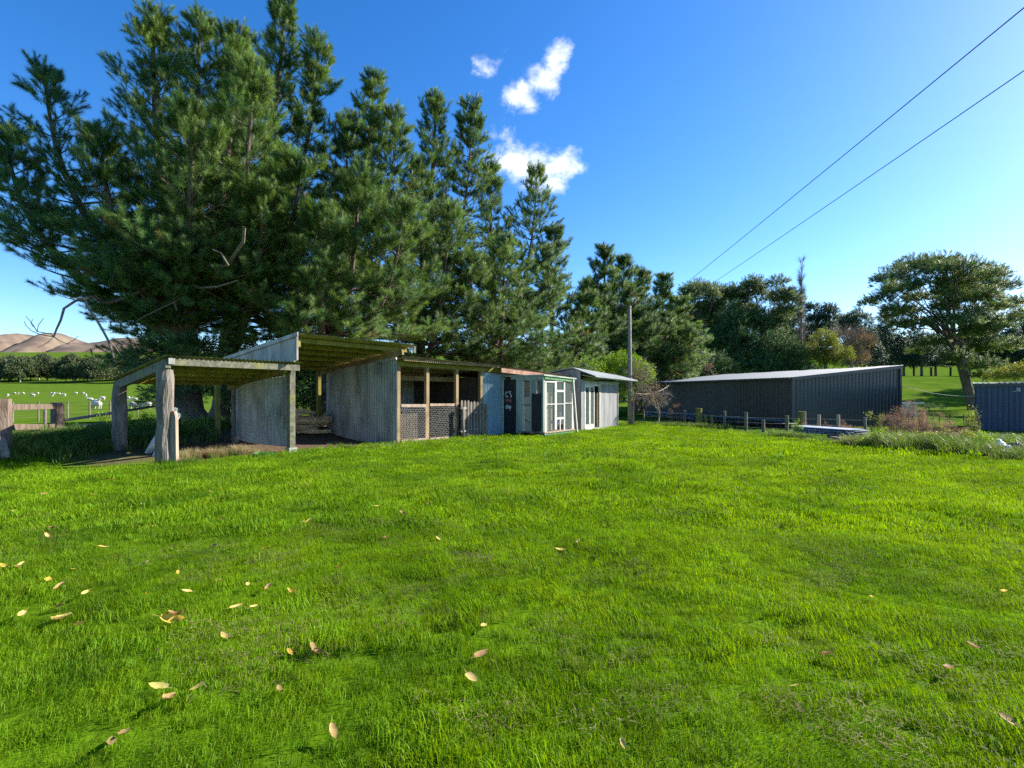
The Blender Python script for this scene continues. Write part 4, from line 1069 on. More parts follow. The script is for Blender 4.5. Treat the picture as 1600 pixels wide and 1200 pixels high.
# ---- glazed hutch on skids
T0, S0, T1, S1 = 12.05, -1.90, 14.37, -.02
hu = thing('glazed_hutch', 'whitish box hutch with old window sashes and a black door', 'hutch', rw(13.2, -1, gr(13.2, -1)))
zf = .03; zt2 = 2.16
mb = MB(); mb.box(rw(T0, S0, zf - .05), U * (T1 - T0), BK * (S1 - S0), Zv * .05); mb.build('floor', M['old_wood'], hu)
for s_ in (S0 + .12, S1 - .3):
    board(hu, 'skid', M['old_wood'], rw(T0 - .02, s_, zf - .12), rw(T1 + .02, s_, zf - .12), .10, .13)
board(hu, 'skid_end', M['white_paint'], rw(T0 + .0, S0 + .30, zf - .15), rw(T0 + .0, S0 + .12, zf - .15), .05, .10)
for t_, s_ in ((T0, S0), (T1, S0), (T0, S1), (T1, S1)):
    mb = MB(); mb.box(rw(t_ - .04, s_ - .04, zf - .02), U * .08, BK * .08, Zv * (zt2 - zf)); mb.build('corner_post', M['pale_board'], hu)
# roof: pale slab with green eave board
mb = MB(); c = [rw(T0 - .12, S0 - .12, 2.18), rw(T1 + .1, S0 - .12, 2.10), rw(T1 + .1, S1 - .03, 2.17), rw(T0 - .12, S1 - .03, 2.17)]
mb.hexa(c + [p + Zv * .05 for p in c]); mb.build('roof', M['pale_board'], hu)
board(hu, 'eave_board', M['green_paint'], rw(T0 + .0, S0 - .06, 2.115), rw(T1 + .04, S0 - .06, 2.04), .03, .12)
board(hu, 'eave_board', M['pale_board'], rw(T0 - .06, S0 - .04, 2.13), rw(T0 - .06, S1 - .4, 2.14), .03, .15)
# left face, t = T0 plane, fractions from the back wall (0) to the corner (1)
def lf(f): return S1 + (S0 - S1) * f
def lpanel(name, m, f0, f1, z0, z1, d=0.0, th=.025, label=None):
    mb = MB(); mb.box(rw(T0 - .03 - d, lf(f1), z0), U * th, BK * (lf(f0) - lf(f1)), Zv * (z1 - z0)); return mb.build(name, m, hu, label=label)
door = lpanel('door', M['black_board'], .02, .335, zf - .1, 2.05, .02, .03, 'black door with white and red paint marks')
lpanel('door_jamb', M['white_paint'], -.015, .017, zf - .12, 2.1, .03, .05)
for i in range(3): lpanel('wall_board', M['pale_board'], .34 + i * .047, .34 + (i + 1) * .047 - .004, zf - .1, 2.02, .01 + .004 * (i % 2))
lpanel('white_jamb', M['white_paint'], .485, .545, zf, 1.98, .02, .05)
lpanel('brown_panel', M['brown_panel'], .55, .69, 1.38, 1.96, -.03)
lpanel('cream_panel', M['cream'], .55, .69, zf, 1.375, .0)
lpanel('cross_rail', M['old_wood'], .49, .715, 1.04, 1.07, .035, .02)
lpanel('white_jamb', M['pale_board'], .69, .73, zf, 2.02, .02, .05)
lpanel('black_panel', M['black_board'], .735, .965, zf + .02, 1.50, .02)
lpanel('cream_panel', M['cream'], .735, .85, 1.505, 2.0, -.02)
lpanel('pane', M['glass'], .735, .96, 1.505, 2.0, .0, .008)
lpanel('mullion', M['white_paint'], .84, .86, 1.505, 2.0, .015, .03)
lpanel('head_rail', M['pale_board'], .34, .97, 2.005, 2.10, .025, .04)
lpanel('sill', M['old_wood'], .46, 1.0, zf - .05, zf + .0, .06, .07)
mb = MB(); mb.beam(rw(T0 - .05, lf(.56), .50), rw(T0 - .05, lf(.70), .36), .02, .035); mb.build('brace', M['old_wood'], hu)
# the painted marks on the door: C's, a red scrawl, and a short word below
def strokes(segs, m, name, f0, z0, sx, sz, wdt=.028):
    mb = MB()
    for poly in segs:
        P_ = [rw(T0 - .056, lf(f0 + x * sx), z0 + z * sz) for x, z in poly]
        for a, b_ in zip(P_[:-1], P_[1:]):
            mb.beam(a, b_, .006, wdt, Zv if abs((b_ - a).z) < .6 * (b_ - a).length else BK)
    mb.build(name, m, door)
arc = lambda cx, cz, r, a0, a1, n=9, ry=None: [(cx + r * math.cos(math.radians(a0 + (a1 - a0) * i / n)), cz + (ry or r) * math.sin(math.radians(a0 + (a1 - a0) * i / n))) for i in range(n + 1)]
strokes([arc(.5, .5, .5, 50, 320), [(1.25, 1.15), (1.2, .85)], arc(1.7, .78, .3, 50, 270, 7, .26) + arc(1.7, .22, .3, 90, -130, 7, .26)], M['chalk'], 'lettering', .07, 1.37, .078, .20)
strokes([[(0, .1), (.2, .9), (.5, .2), (.7, .8), (.9, .3)], [(1.0, .4), (1.3, .75), (1.55, .4), (1.3, .15), (1.05, .35)], [(1.6, .7), (1.9, .35), (1.7, .15)]], M['redmark'], 'scrawl', .08, 1.12, .075, .22, .04)
strokes([arc(.3, .35, .3, 0, 360, 9, .32), [(.6, 1.0), (.6, .05)], arc(1.05, .35, .25, 0, 360, 9, .3), [(1.3, .65), (1.3, .05)], [(1.5, .65), (1.7, .2)], [(1.95, .65), (1.6, -.4)]], M['chalk'], 'lettering', .075, .90, .07, .17)
# front face (s = S0 plane): old sashes
def fp(name, m, f0, f1, z0, z1, d=0.0, th=.03, label=None):
    t0_, t1_ = T0 + (T1 - T0) * f0, T0 + (T1 - T0) * f1
    mb = MB(); mb.box(rw(t0_, S0 - .03 - d, z0), U * (t1_ - t0_), BK * th, Zv * (z1 - z0)); return mb.build(name, m, hu, label=label)
fp('sash_stile', M['white_paint'], .02, .07, zf - .12, 1.98, .02, .05)
fp('sash_stile', M['white_paint'], .335, .40, zf + .05, 2.0, .02, .05)
fp('sash_stile', M['white_paint'], .64, .685, zf + .0, 1.96, .02, .05)
fp('sash_stile', M['white_paint'], .925, .975, zf, 1.98, .02, .05)
for (a, b_, z, h) in ((.07, .335, 1.07, .035), (.40, .64, 1.56, .09), (.40, .64, 1.07, .03), (.40, .64, .47, .08), (.685, .925, 1.09, .03), (.07, .335, 1.93, .06), (.40, .64, 1.97, .05)):
    fp('sash_rail', M['white_paint'], a, b_, z, z + h, .015, .045)
fp('sash_stile', M['white_paint'], .51, .535, zf, .47, .015, .03)
for (a, b_, z0, z1) in ((.07, .335, .06, 1.07), (.07, .335, 1.105, 1.93), (.40, .64, .55, 1.07), (.40, .64, 1.10, 1.56), (.40, .64, 1.65, 1.97), (.685, .925, .05, 1.09), (.685, .925, 1.12, 1.98)):
    fp('pane', M['glass'], a, b_, z0, z1, -.012, .006)
fp('head_board', M['old_wood'], .0, 1.0, 2.0, 2.06, .0, .04)
fp('inner_board', M['brown_panel'], .06, .36, .04, 1.55, -.14, .02)
fp('sill', M['split_wood'], -.01, 1.02, zf - .06, zf + .0, .05, .09)
fp('skirt', M['green_paint'], .05, 1.0, zf - .15, zf - .07, .02, .03)
mb = MB(); mb.box(rw(T0 + .05, S1 - .05, zf), U * (T1 - T0 - .1), BK * .02, Zv * 2.05); mb.build('back_board', M['brown_panel'], hu)
mb = MB(); mb.box(rw(T1 - .02, S0 + .1, zf), U * .02, BK * (S1 - S0 - .2), Zv * 2.05); mb.build('end_board', M['brown_panel'], hu)
mb = MB(); lp = MB(); lp.beam(rw(14.62, -1.98, gr(14.6, -2) - .02), rw(14.25, -1.98, 2.10), .07, .05, FR); lp.build('leaning_batten', M['white_paint'], None, label='white wooden batten leaning on the glazed hutch', cat='batten')
# white goose behind the sash
def blob(name, tubes, m, vox, label, cat, group=None, parent=None):
    mb = MB()
    for pts, rad in tubes: mb.tube(pts, rad, 10, True)
    o = mb.build(name, m, parent, label=label, cat=cat, group=group)
    md = o.modifiers.new('remesh', 'REMESH'); md.mode = 'VOXEL'; md.voxel_size = vox; md.use_smooth_shade = True
    s_ = o.modifiers.new('smooth', 'SMOOTH'); s_.iterations = 3; s_.factor = .5
    dg = bpy.context.evaluated_depsgraph_get(); ev = o.evaluated_get(dg); nm = bpy.data.meshes.new_from_object(ev)
    o.modifiers.clear(); old = o.data; o.data = nm; nm.name = name
    return o
gq = lambda t, s, z: rw(t, s, z)
gb = 13.85; gs = S0 + .42; gz_ = zf + .005
gm_ = [([gq(gb - .30, gs, gz_ + .26), gq(gb - .2, gs, gz_ + .24), gq(gb, gs, gz_ + .26), gq(gb + .18, gs, gz_ + .28), gq(gb + .26, gs, gz_ + .33)], [.03, .11, .16, .13, .06]),
       ([gq(gb + .18, gs, gz_ + .30), gq(gb + .30, gs, gz_ + .42), gq(gb + .26, gs, gz_ + .54), gq(gb + .20, gs, gz_ + .62)], [.08, .055, .042, .04]),
       ([gq(gb + .26, gs, gz_ + .64), gq(gb + .19, gs, gz_ + .66), gq(gb + .12, gs, gz_ + .645)], [.04, .052, .03]),
       ([gq(gb + .02, gs - .06, gz_ + .16), gq(gb + .02, gs - .06, gz_)], [.025, .022]), ([gq(gb + .05, gs + .06, gz_ + .16), gq(gb + .05, gs + .06, gz_)], [.025, .022])]
goose = blob('goose', gm_, M['goose'], .016, 'white goose standing behind the sashes of the hutch', 'goose')
bk = MB(); bk.tube([gq(gb + .13, gs, gz_ + .65), gq(gb + .05, gs, gz_ + .63)], [.024, .012], 6); bk.build('beak', mat('orange_beak', (.5, .22, .04)), goose)

# ---- grey boarded hut
ht = thing('grey_hut', 'grey vertical-boarded hut with glazed double door', 'hut', rw(19, 0, gr(19, 0)))
HT0, HT1, HS0, HS1 = 16.98, 21.1, -.90, 2.1
zb = min(gr(HT0, HS0), gr(HT1, HS0)) - .05
def hb(name, m, t0_, t1_, z0, z1, d=0.0, th=.03, par=None):
    mb = MB(); mb.box(rw(t0_, HS0 - d, z0), U * (t1_ - t0_), BK * th, Zv * (z1 - z0)); return mb.build(name, m, par or ht)
t_ = HT0
while t_ < HT0 + .28: hb('wall_board', M['grey_board'], t_, t_ + .135, zb, 2.15, random.uniform(0, .008)); t_ += .14
t_ = HT0 + 1.98
while t_ < HT1 - .1: hb('wall_board', M['grey_board'], t_, min(t_ + .135, HT1), zb, 2.13, random.uniform(0, .008)); t_ += .14
s_ = HS0 + .04
while s_ < HS1:
    mb = MB(); mb.box(rw(HT0 - random.uniform(0, .01), s_, zb), U * .03, BK * .145, Zv * (2.66 - zb - .15 * abs(s_ + .5))); mb.build('wall_board', M['grey_board'], ht); s_ += .15
mb = MB(); mb.box(rw(HT0, HS1, zb), U * (HT1 - HT0), BK * .03, Zv * 2.3); mb.build('back_wall', M['grey_board'], ht)
mb = MB(); mb.box(rw(HT1 - .03, HS0 + .04, zb), U * .03, BK * (HS1 - HS0 - .05), Zv * 2.35); mb.build('end_wall', M['grey_board'], ht)
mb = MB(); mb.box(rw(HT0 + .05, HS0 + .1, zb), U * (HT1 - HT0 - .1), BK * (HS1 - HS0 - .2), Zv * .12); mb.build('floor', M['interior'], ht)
hb('head_board', M['pale_board'], HT0 + .28, HT1, 1.97, 2.10, .02, .05)
hb('door_frame', M['white_paint'], HT0 + .29, HT0 + .37, zb + .05, 1.94, .03, .08)
hb('door_frame', M['white_paint'], HT0 + 1.90, HT0 + 1.975, zb + .05, 1.94, .03, .08)
hb('door_frame', M['white_paint'], HT0 + .29, HT0 + 1.975, 1.87, 1.96, .035, .08)
hb('door_frame', M['white_paint'], HT0 + .37, HT0 + 1.90, zb + .04, zb + .13, .02, .08)
for a, w_ in ((.38, .50), (.90, .48)):
    dr = hb('door', M['white_paint'], HT0 + a, HT0 + a + .07, zb + .13, 1.87, .01, .045)
    hb('stile', M['white_paint'], HT0 + a + w_ - .08, HT0 + a + w_ - .005, zb + .13, 1.87, .01, .045, dr)
    hb('rail', M['white_paint'], HT0 + a + .07, HT0 + a + w_ - .08, zb + .13, zb + .33, .008, .04, dr)
    hb('rail', M['white_paint'], HT0 + a + .07, HT0 + a + w_ - .08, 1.79, 1.87, .008, .04, dr)
    hb('pane', M['glass'], HT0 + a + .07, HT0 + a + w_ - .08, zb + .33, 1.79, -.01, .006, dr)
mb = MB(); mb.box(rw(HT0 + 1.72, HS0 + .02, zb + .13), U * .05, BK * .55, Zv * 1.73); mb.build('open_door_edge', M['tan_timber'], ht)
mb = MB(); mb.box(rw(HT0 + .4, HS0 + .5, zb + .13), U * .9, BK * .03, Zv * 1.5); mb.build('inner_board', M['pale_board'], ht)
# roof: visible front slope falling to the eave
A1, B1, C1, D1 = rw(16.85, -.5, 2.70), rw(22.3, -.5, 2.46), rw(22.3, -1.55, 2.18), rw(17.2, -1.55, 2.28)
A2, B2 = rw(16.85, 2.4, 2.30), rw(22.3, 2.4, 2.1)
mb = MB(); mb.hexa([D1, C1, B1, A1] + [p + Zv * .05 for p in (D1, C1, B1, A1)]); mb.build('roof', M['pale_roof'], ht)
mb = MB(); mb.hexa([A1 + Zv * .003, B1 + Zv * .003, B2, A2] + [p + Zv * .05 for p in (A1, B1, B2, A2)]); mb.build('roof', M['pale_roof'], ht)
sf = MB(); so = Zv * -.05; sf.hexa([D1 + so + U * .1 + BK * .05, C1 + so - U * .05 + BK * .05, rw(22.2, -.85, 2.25), rw(17.1, -.85, 2.37)] + [p for p in (D1 - Zv * .012 + U * .1 + BK * .05, C1 - Zv * .012 - U * .05 + BK * .05, rw(22.2, -.85, 2.29), rw(17.1, -.85, 2.41))]); sf.build('soffit', mat('green_lit_soffit', (0.20, 0.26, 0.10), (0.28, 0.33, 0.15), 3, .9), ht)  # green light on the underside is put into the soffit colour
board(ht, 'corner_board', M['white_paint'], rw(HT1 + .01, HS0 - .015, zb), rw(HT1 + .01, HS0 - .015, 2.1), .03, .05, FR)

# low block wall and a red-brown drum panel past the hut
bw = thing('block_wall', 'low concrete block wall beside the power pole', 'wall', rw(22.6, -.4, gr(22.6, -.4)))
for i in range(5):
    for j in range(3):
        t_ = 21.35 + j * .62 + (.18 if i % 2 else 0); mb = MB(); mb.box(rw(t_, .1 + random.uniform(-.006, .006), gr(22.6, .1) - .05 + i * .205), U * .605, BK * .19, Zv * .195); mb.build('block', M['concrete'], bw)
mb = MB(); mb.box(rw(21.55, .35, gr(22, .4) + .2), U * .35, BK * .03, Zv * 1.85); mb.build('plank', M['brown_panel'], None, label='reddish brown board standing behind the block wall', cat='board')

# ------------------------------------------------------------------ black shed
Nc = G(1238, 669)
e1 = Vector((-.304, 1, 0)).normalized(); e2 = Vector((1, .304, 0)).normalized()
def isect(px, o, e):
    k = (px - 800) / F; return (k * o.y - o.x) / (e.x - k * e.y)
Llong = isect(1006, Nc, e1); Lgab = isect(1405, Nc, e2)
zl = EYE + (HZ - 591) / F * Nc.y
pg = Nc + e2 * Lgab; zh = EYE + (HZ - 573) / F * pg.y
zb0 = Nc.z - .1
bs = thing('black_shed', 'long black ribbed-steel shed with pale sloping roof', 'shed', Vector((Nc.x, Nc.y, Nc.z)) + e1 * Llong / 2 + e2 * Lgab / 2)
sheet_run(bs, 'wall_sheet', M['black_steel'], Nc, e1, Llong, lambda x: Vector((0, 0, -.15)), lambda x: Vector((0, 0, zl - Nc.z)), -e2, pitch=.25, amp=.03, sw=.75, prof='rib', seed=31)
sheet_run(bs, 'wall_sheet', M['black_steel'], Nc, e2, Lgab, lambda x: Vector((0, 0, -.15)), lambda x: Vector((0, 0, zl - Nc.z + (zh - zl) * x / Lgab)), -e1, pitch=.25, amp=.03, sw=.75, prof='rib', seed=32)
sheet_run(bs, 'wall_sheet', M['black_steel'], pg, e1, Llong, lambda x: Vector((0, 0, -.15)), lambda x: Vector((0, 0, zh - Nc.z)), e2, pitch=.25, amp=.03, sw=.75, prof='rib', seed=33)
sl_ = (zh - zl) / Lgab
sheet_run(bs, 'roof_sheet', M['pale_roof'], Vector((Nc.x, Nc.y, zl + .05)) - e1 * .12 - e2 * .16, e1, Llong + .3, lambda x: Vector((0, 0, -.16 * sl_)), lambda x: e2 * (Lgab + .3) + Zv * (sl_ * (Lgab + .14)), Zv, pitch=.25, amp=.03, sw=.75, prof='rib', seed=34)
MB().beam(Nc - e2 * .12 - e1 * .10 + Zv * (zl - Nc.z - .06 + .03), pg + e2 * .1 - e1 * .10 + Zv * (zh - pg.z - .06 + .05), .05, .17).build('barge_trim', M['dark_trim'], bs)
MB().beam(Nc - e2 * .02 - e1 * .02 + Zv * -.15, Nc - e2 * .02 - e1 * .02 + Zv * (zl - Nc.z - .05), .12, .12, e1).build('corner_trim', M['dark_trim'], bs)
MB().beam(pg + e2 * .03 - e1 * .03 + Zv * -.15, pg + e2 * .03 - e1 * .03 + Zv * (zh - pg.z - .02), .12, .12, e1).build('corner_trim', M['dark_trim'], bs)
far = Nc + e1 * Llong
MB().beam(far + Zv * -.2, far + Zv * (zl - far.z), .1, .1, e1).build('corner_trim', M['dark_trim'], bs)

gut = MB(); gut.beam(Nc - e2 * .24 - e1 * .1 + Zv * (zl - Nc.z - .0), Nc - e2 * .24 + e1 * (Llong + .1) + Zv * (zl - Nc.z - .0), .10, .09); gut.build('gutter', M['dark_trim'], bs)
MB().beam(Nc - e2 * .045 + e1 * .1 - Zv * .04, Nc - e2 * .045 + e1 * Llong - Zv * .04, .02, .16).build('base_flashing', M['dark_trim'], bs)
MB().beam(Nc - e1 * .045 + e2 * .1 - Zv * .04, pg - e1 * .045 - e2 * .1 + Zv * (Nc.z - pg.z - .04), .02, .16).build('base_flashing', M['dark_trim'], bs)
M['dark_roof'] = mat('dull_roof', (0.15, 0.17, 0.20), (0.20, 0.22, 0.25), 1.8, 0.55, 0.02, 0.1, .4)
# ------------------------------------------------------------------ slate-blue shed
Bc = G(1524, 672); bu = Vector((.74, -.67, 0)).normalized(); bv = Vector((.67, .74, 0)).normalized()
zbt = EYE + (HZ - 600) / F * Bc.y
bl = thing('blue_shed', 'slate-blue ribbed-steel shed with pale roof edge', 'shed', Vector((Bc.x + 3, Bc.y + 2.5, Bc.z)))
sheet_run(bl, 'wall_sheet', M['blue_steel'], Bc, bu, 6.0, lambda x: Vector((0, 0, -.15)), lambda x: Vector((0, 0, zbt - Bc.z)), -bv, pitch=.19, amp=.028, sw=.76, prof='rib', seed=41)
sheet_run(bl, 'wall_sheet', M['blue_steel'], Bc, bv, 5.0, lambda x: Vector((0, 0, -.15)), lambda x: Vector((0, 0, zbt - Bc.z)), -bu, pitch=.19, amp=.028, sw=.76, prof='rib', seed=42)
sheet_run(bl, 'roof_sheet', M['dark_roof'], Bc + Zv * (zbt - Bc.z + .03) - bu * .12 - bv * .14, bu, 6.4, lambda x: Vector((0, 0, 0)), lambda x: bv * 5.4 + Zv * .12, Zv, pitch=.19, amp=.028, sw=.76, prof='rib', seed=43)
MB().beam(Bc - bv * .07 + Zv * (zbt - Bc.z - .05) - bu * .1, Bc - bv * .07 + bu * 6.1 + Zv * (zbt - Bc.z - .05), .05, .12).build('fascia', M['dark_trim'], bl)
MB().beam(Bc + bu * .26 - bv * .06 - Zv * .1, Bc + bu * .26 - bv * .06 + Zv * (zbt - Bc.z - .1), .08, .08, bv).build('downpipe', M['blue_steel'], bl)
# pale cable slung between the two sheds
ca = pg + e2 * .12 - e1 * .12; ca.z = EYE + (HZ - 602) / F * ca.y
cb = Bc + bu * 1.5 - bv * .10; cb.z = EYE + (HZ - 610) / F * cb.y
mb = MB(); P_ = [ca.lerp(cb, i / 24) - Zv * (.42 * 4 * (i / 24) * (1 - i / 24)) for i in range(25)]
mb.tube(P_, .016, 5); mb.build('cable', M['rope'], None, label='pale cable sagging between the black and blue sheds', cat='cable')
mb = MB(); mb.box(cb + Vector((-.04, -.03, -.05)), (.08, 0, 0), (0, .12, 0), (0, 0, .18)); mb.build('cable_bracket', M['white_paint'], None, label='small white cable bracket on the blue shed wall', cat='bracket')

# ------------------------------------------------------------------ power pole, overhead wires
pp = G(985, 664); ptop = EYE + (HZ - 478) / F * pp.y
pole = MB(); pole.tube([Vector((pp.x, pp.y, pp.z - .2)), Vector((pp.x - .03, pp.y, pp.z + 2)), Vector((pp.x - .05, pp.y, ptop))], [.14, .125, .10], 9, True)
pol = pole.build('power_pole', M['grey_bark'], None, label='tall bare wooden pole beside the grey hut', cat='pole')
mb = MB(); mb.box(Vector((pp.x + .10, pp.y - .10, pp.z - .1)), (.10, 0, 0), (0, .1, 0), (0, 0, 1.5)); mb.build('stake', M['split_wood'], pol)
ra = Vector((pp.x + .1, pp.y - .1, EYE + (HZ - 613) / F * pp.y))
rb_ = Nc + e1 * isect(1053, Nc, e1) - e2 * .18; rb_.z = zl - .05
mb = MB(); P_ = [ra.lerp(rb_, i / 16) - Zv * (.36 * 4 * (i / 16) * (1 - i / 16)) for i in range(17)]
mb.tube(P_, .014, 5); mb.build('rope', M['rope'], None, label='pale rope sagging from the pole to the black shed', cat='rope')
for (Xw, ex) in ((11.07, 0), (13.2, 1)):
    A_ = Vector((Xw - .6, -9, EYE + 9.0 + .25)); B_ = Vector((Xw + .069 * 84, 84, EYE + 9.0 + .1))
    P_ = [A_.lerp(B_, i / 40) - Zv * (.35 * 4 * (i / 40) * (1 - i / 40)) for i in range(41)]
    mb = MB(); mb.tube(P_, .016, 5)
    mb.build('power_line', M['darkwire'], None, label=('overhead wire crossing the sky, the higher of two', 'overhead wire crossing the sky, the lower of two')[ex], cat='wire', group='overhead wires')
fp_ = MB(); fx = 12.1 + .069 * 84; gz0 = hz(fx, 84); fp_.tube([Vector((fx, 84, gz0 - .2)), Vector((fx, 84, EYE + 9.1))], [.17, .12], 8)
fpo = fp_.build('power_pole', M['grey_bark'], None, label='far power pole among the trees carrying the overhead wires', cat='pole')
MB().beam(Vector((fx - 1.3, 84, EYE + 9.0)), Vector((fx + 1.4, 84, EYE + 9.0)), .12, .12).build('crossarm', M['grey_bark'], fpo)

# ------------------------------------------------------------------ fences
def stake(root, name, m, p, h, w, d=None, lean=(0, 0), sink=.15):
    mb = MB(); d = d or w; z0 = p.z - sink
    mb.tube([Vector((p.x, p.y, z0)), Vector((p.x + lean[0], p.y + lean[1], p.z + h))], [w / 2, w / 2 * .95], 7, True, False, .04)
    return mb.build(name, m, root)
fr = thing('wire_fence', 'wire fence of mismatched short posts along the lawn edge', 'fence', G(1165, 673))
fposts = [(1006, 660, 640, 7, 'old_wood'), (1030, 662, 641, 8, 'tan_timber'), (1070, 664, 641, 8, 'lichen_wood'), (1092, 666, 638, 20, 'greenish_timber'), (1103, 667, 648, 9, 'greenish_timber'), (1112, 668, 648, 9, 'greenish_timber'),
          (1132, 670, 642, 9, 'lichen_wood'), (1165, 673, 644, 11, 'lichen_wood'), (1193, 675, 656, 10, 'old_wood'), (1229, 676, 649, 11, 'lichen_wood'), (1253, 677, 643, 20, 'greenish_timber'), (1257.5, 678, 643, 9, 'split_wood'),
          (1279, 678, 648, 10, 'split_wood'), (1310, 680, 648, 10, 'split_wood'), (1352, 683, 652, 9, 'old_wood')]
tops = []
for px, yb, yt, w, m in fposts:
    p = G(px, yb); h = EYE + (HZ - yt) / F * p.y - p.z
    stake(fr, 'post', M[m], p, h, w / F * p.y * .52, lean=(random.uniform(-.02, .02), 0))
    tops.append((p, h))
for k in (.25, .55, .88):
    mb = MB(); mb.tube([p + Zv * (.72 * k) for p, h in tops], .004, 4, False); mb.build('wire', M['wire'], fr)

# left paddock gate and rails, dark bark colour standing in for tree shade
gl = thing('rail_fence', 'old two-rail timber fence with thick posts beside the shelter', 'fence', G(40, 712))
a0 = G(4, 712); a0 = Vector((a0.x - .03, a0.y, a0.z)); b0 = Vector(((90 - 800) / F * 15.2, 15.2, 0)); b0.z = hz(b0.x, b0.y)
def zpix(y, d): return EYE + (HZ - y) / F * d
mb = MB(); mb.tube([Vector((a0.x, a0.y, a0.z - .1)), Vector((a0.x, a0.y, zpix(623, a0.y)))], [.19, .17], 8, True, False, .05); mb.build('post', M['pine_bark'], gl)
mb = MB(); mb.tube([Vector((b0.x, b0.y, b0.z - .1)), Vector((b0.x, b0.y, zpix(629, b0.y)))], [.165, .155], 8, True, False, .05); mb.build('post', M['pine_bark'], gl)
for (ya, yb, h) in ((636, 635, .16), (667, 666, .17)):
    MB().beam(Vector((a0.x, a0.y - .12, zpix(ya, a0.y))), Vector((b0.x, b0.y - .1, zpix(yb, b0.y))), .06, h * .85).build('rail', M['pine_bark'], gl)
lft = a0 + (a0 - b0) * 1.2; lft.z = hz(lft.x, lft.y)
for (ya, h) in ((636, .16), (667, .17)):
    MB().beam(Vector((a0.x, a0.y - .125, zpix(ya, a0.y))), Vector((lft.x, lft.y - .125, zpix(ya, a0.y))), .06, h * .85).build('rail', M['pine_bark'], gl)
mb = MB(); mb.tube([W(-6, 655, a0.y + .15), W(9, 715, a0.y - .55)], [.07, .08], 7); mb.build('brace', M['old_wood'], gl)
mb = MB(); q = a0.lerp(b0, .72); mb.tube([Vector((q.x, q.y, hz(q.x, q.y) - .1)), Vector((q.x, q.y, zpix(640, q.y)))], .04, 6); mb.build('picket', M['old_wood'], gl)
# low pipe rails running behind the shelter
rp = thing('pipe_rail', 'sloping metal pipe rails running behind the shelter posts', 'rail', Vector((-12.9, 17, hz(-12.9, 17))))
e_ = W(262, 632, 20.5)
for (y0, y1, r_) in ((657, 632, .045), (668, 652, .035)):
    mb = MB(); mb.tube([W(98, y0, 15.3), W(180, (y0 + y1) / 2, 17.6), W(258, y1, 20.5)], r_, 6); mb.build('pipe', M['grey_bark'], rp)
stake(rp, 'post', M['old_wood'], Vector((e_.x, e_.y, hz(e_.x, e_.y))), .9, .12)
# paddock fence further back
pf = thing('paddock_fence', 'thin wire fence crossing the paddock in front of the sheep', 'fence', Vector((-26, 30, hz(-26, 30))))
pts = []
for px in (-60, 20, 60, 106, 140, 172, 215, 260, 305):
    d = 29 + (px - 106) * .03; x = (px - 800) / F * d; z = hz(x, d); pts.append(Vector((x, d, z)))
    stake(pf, 'post', M['old_wood'], pts[-1], 1.05, .09)
for k in (.3, .55, .8, 1.0):
    mb = MB(); mb.tube([p + Zv * k for p in pts], .008, 4, False); mb.build('wire', M['darkwire'], pf)
# little dark fence between the two steel sheds
lf_ = thing('low_fence', 'low dark wire fence between the black and blue sheds', 'fence', G(1490, 664)); pts = []
for px, y in ((1448, 662), (1468, 662), (1484, 664), (1506, 664), (1519, 665)):
    p = G(px, y); pts.append(p); stake(lf_, 'post', M['dark_trim'], p, .62, .05)
for k in (.3, .58):
    mb = MB(); mb.tube([p + Zv * k for p in pts], .012, 4, False); mb.build('wire', M['darkwire'], lf_)

# ------------------------------------------------------------------ stacked roofing and other clutter
def flat_sheet(a, b, width, z, m, label, group, seed=0, sag=.0):
    """one long corrugated sheet lying from a to b"""
    a = Vector(a); b = Vector(b); d = (b - a); L = d.length; d.normalize(); sd = Vector((d.y, -d.x, 0)).normalized()
    n = int(width / .019); vs_ = []; fs_ = []; nl = 6
    for i in range(nl + 1):
        p = a + d * (L * i / nl)
        for j in range(n + 1):
            q = p + sd * (width * (j / n - .5)); vs_.append(Vector((q.x, q.y, z + (b.z - a.z) * i / nl + .009 * math.sin(2 * PI * j * .019 / .076) - sag * math.sin(PI * i / nl))))
    for i in range(nl):
        for j in range(n): fs_.append((i * (n + 1) + j, i * (n + 1) + j + 1, (i + 1) * (n + 1) + j + 1, (i + 1) * (n + 1) + j))
    b0_ = len(vs_)
    vs_ += [v - Vector((0, 0, .006)) for v in vs_]
    fs_ += [tuple(k + b0_ for k in f[::-1]) for f in fs_]
    return MB().add(vs_, fs_, True).build('roofing_sheet', m, None, label=label, cat='sheet', group=group)
# long heap beside the black shed
qa = Nc + e1 * 12.4 - e2 * .75; qb = Nc + e1 * 6.4 - e2 * .75; qc = Nc + e1 * 5.9 - e2 * .7; qd = Nc - e1 * .4 - e2 * .7
for i in range(7):
    z = hz(qb.x, qb.y) + .12 + i * .055
    flat_sheet(Vector((qa.x, qa.y, 0)) + e2 * random.uniform(-.12, .12), Vector((qb.x, qb.y, 0)) + e1 * random.uniform(-.4, .4) + e2 * random.uniform(-.12, .12), .8, z, M['sheet_white'], 'long pale roofing sheet stacked at the far end of the black shed', 'long sheets beside the black shed', i)
for i in range(6):
    z = hz(qd.x, qd.y) + .10 + i * .06
    flat_sheet(Vector((qc.x, qc.y, 0)) + e2 * random.uniform(-.15, .15), Vector((qd.x, qd.y, 0)) + e1 * random.uniform(-.5, .3) + e2 * random.uniform(-.15, .15), .8, z, M['iron'], 'long grey roofing sheet stacked by the near corner of the black shed', 'long sheets by the black shed corner', i)
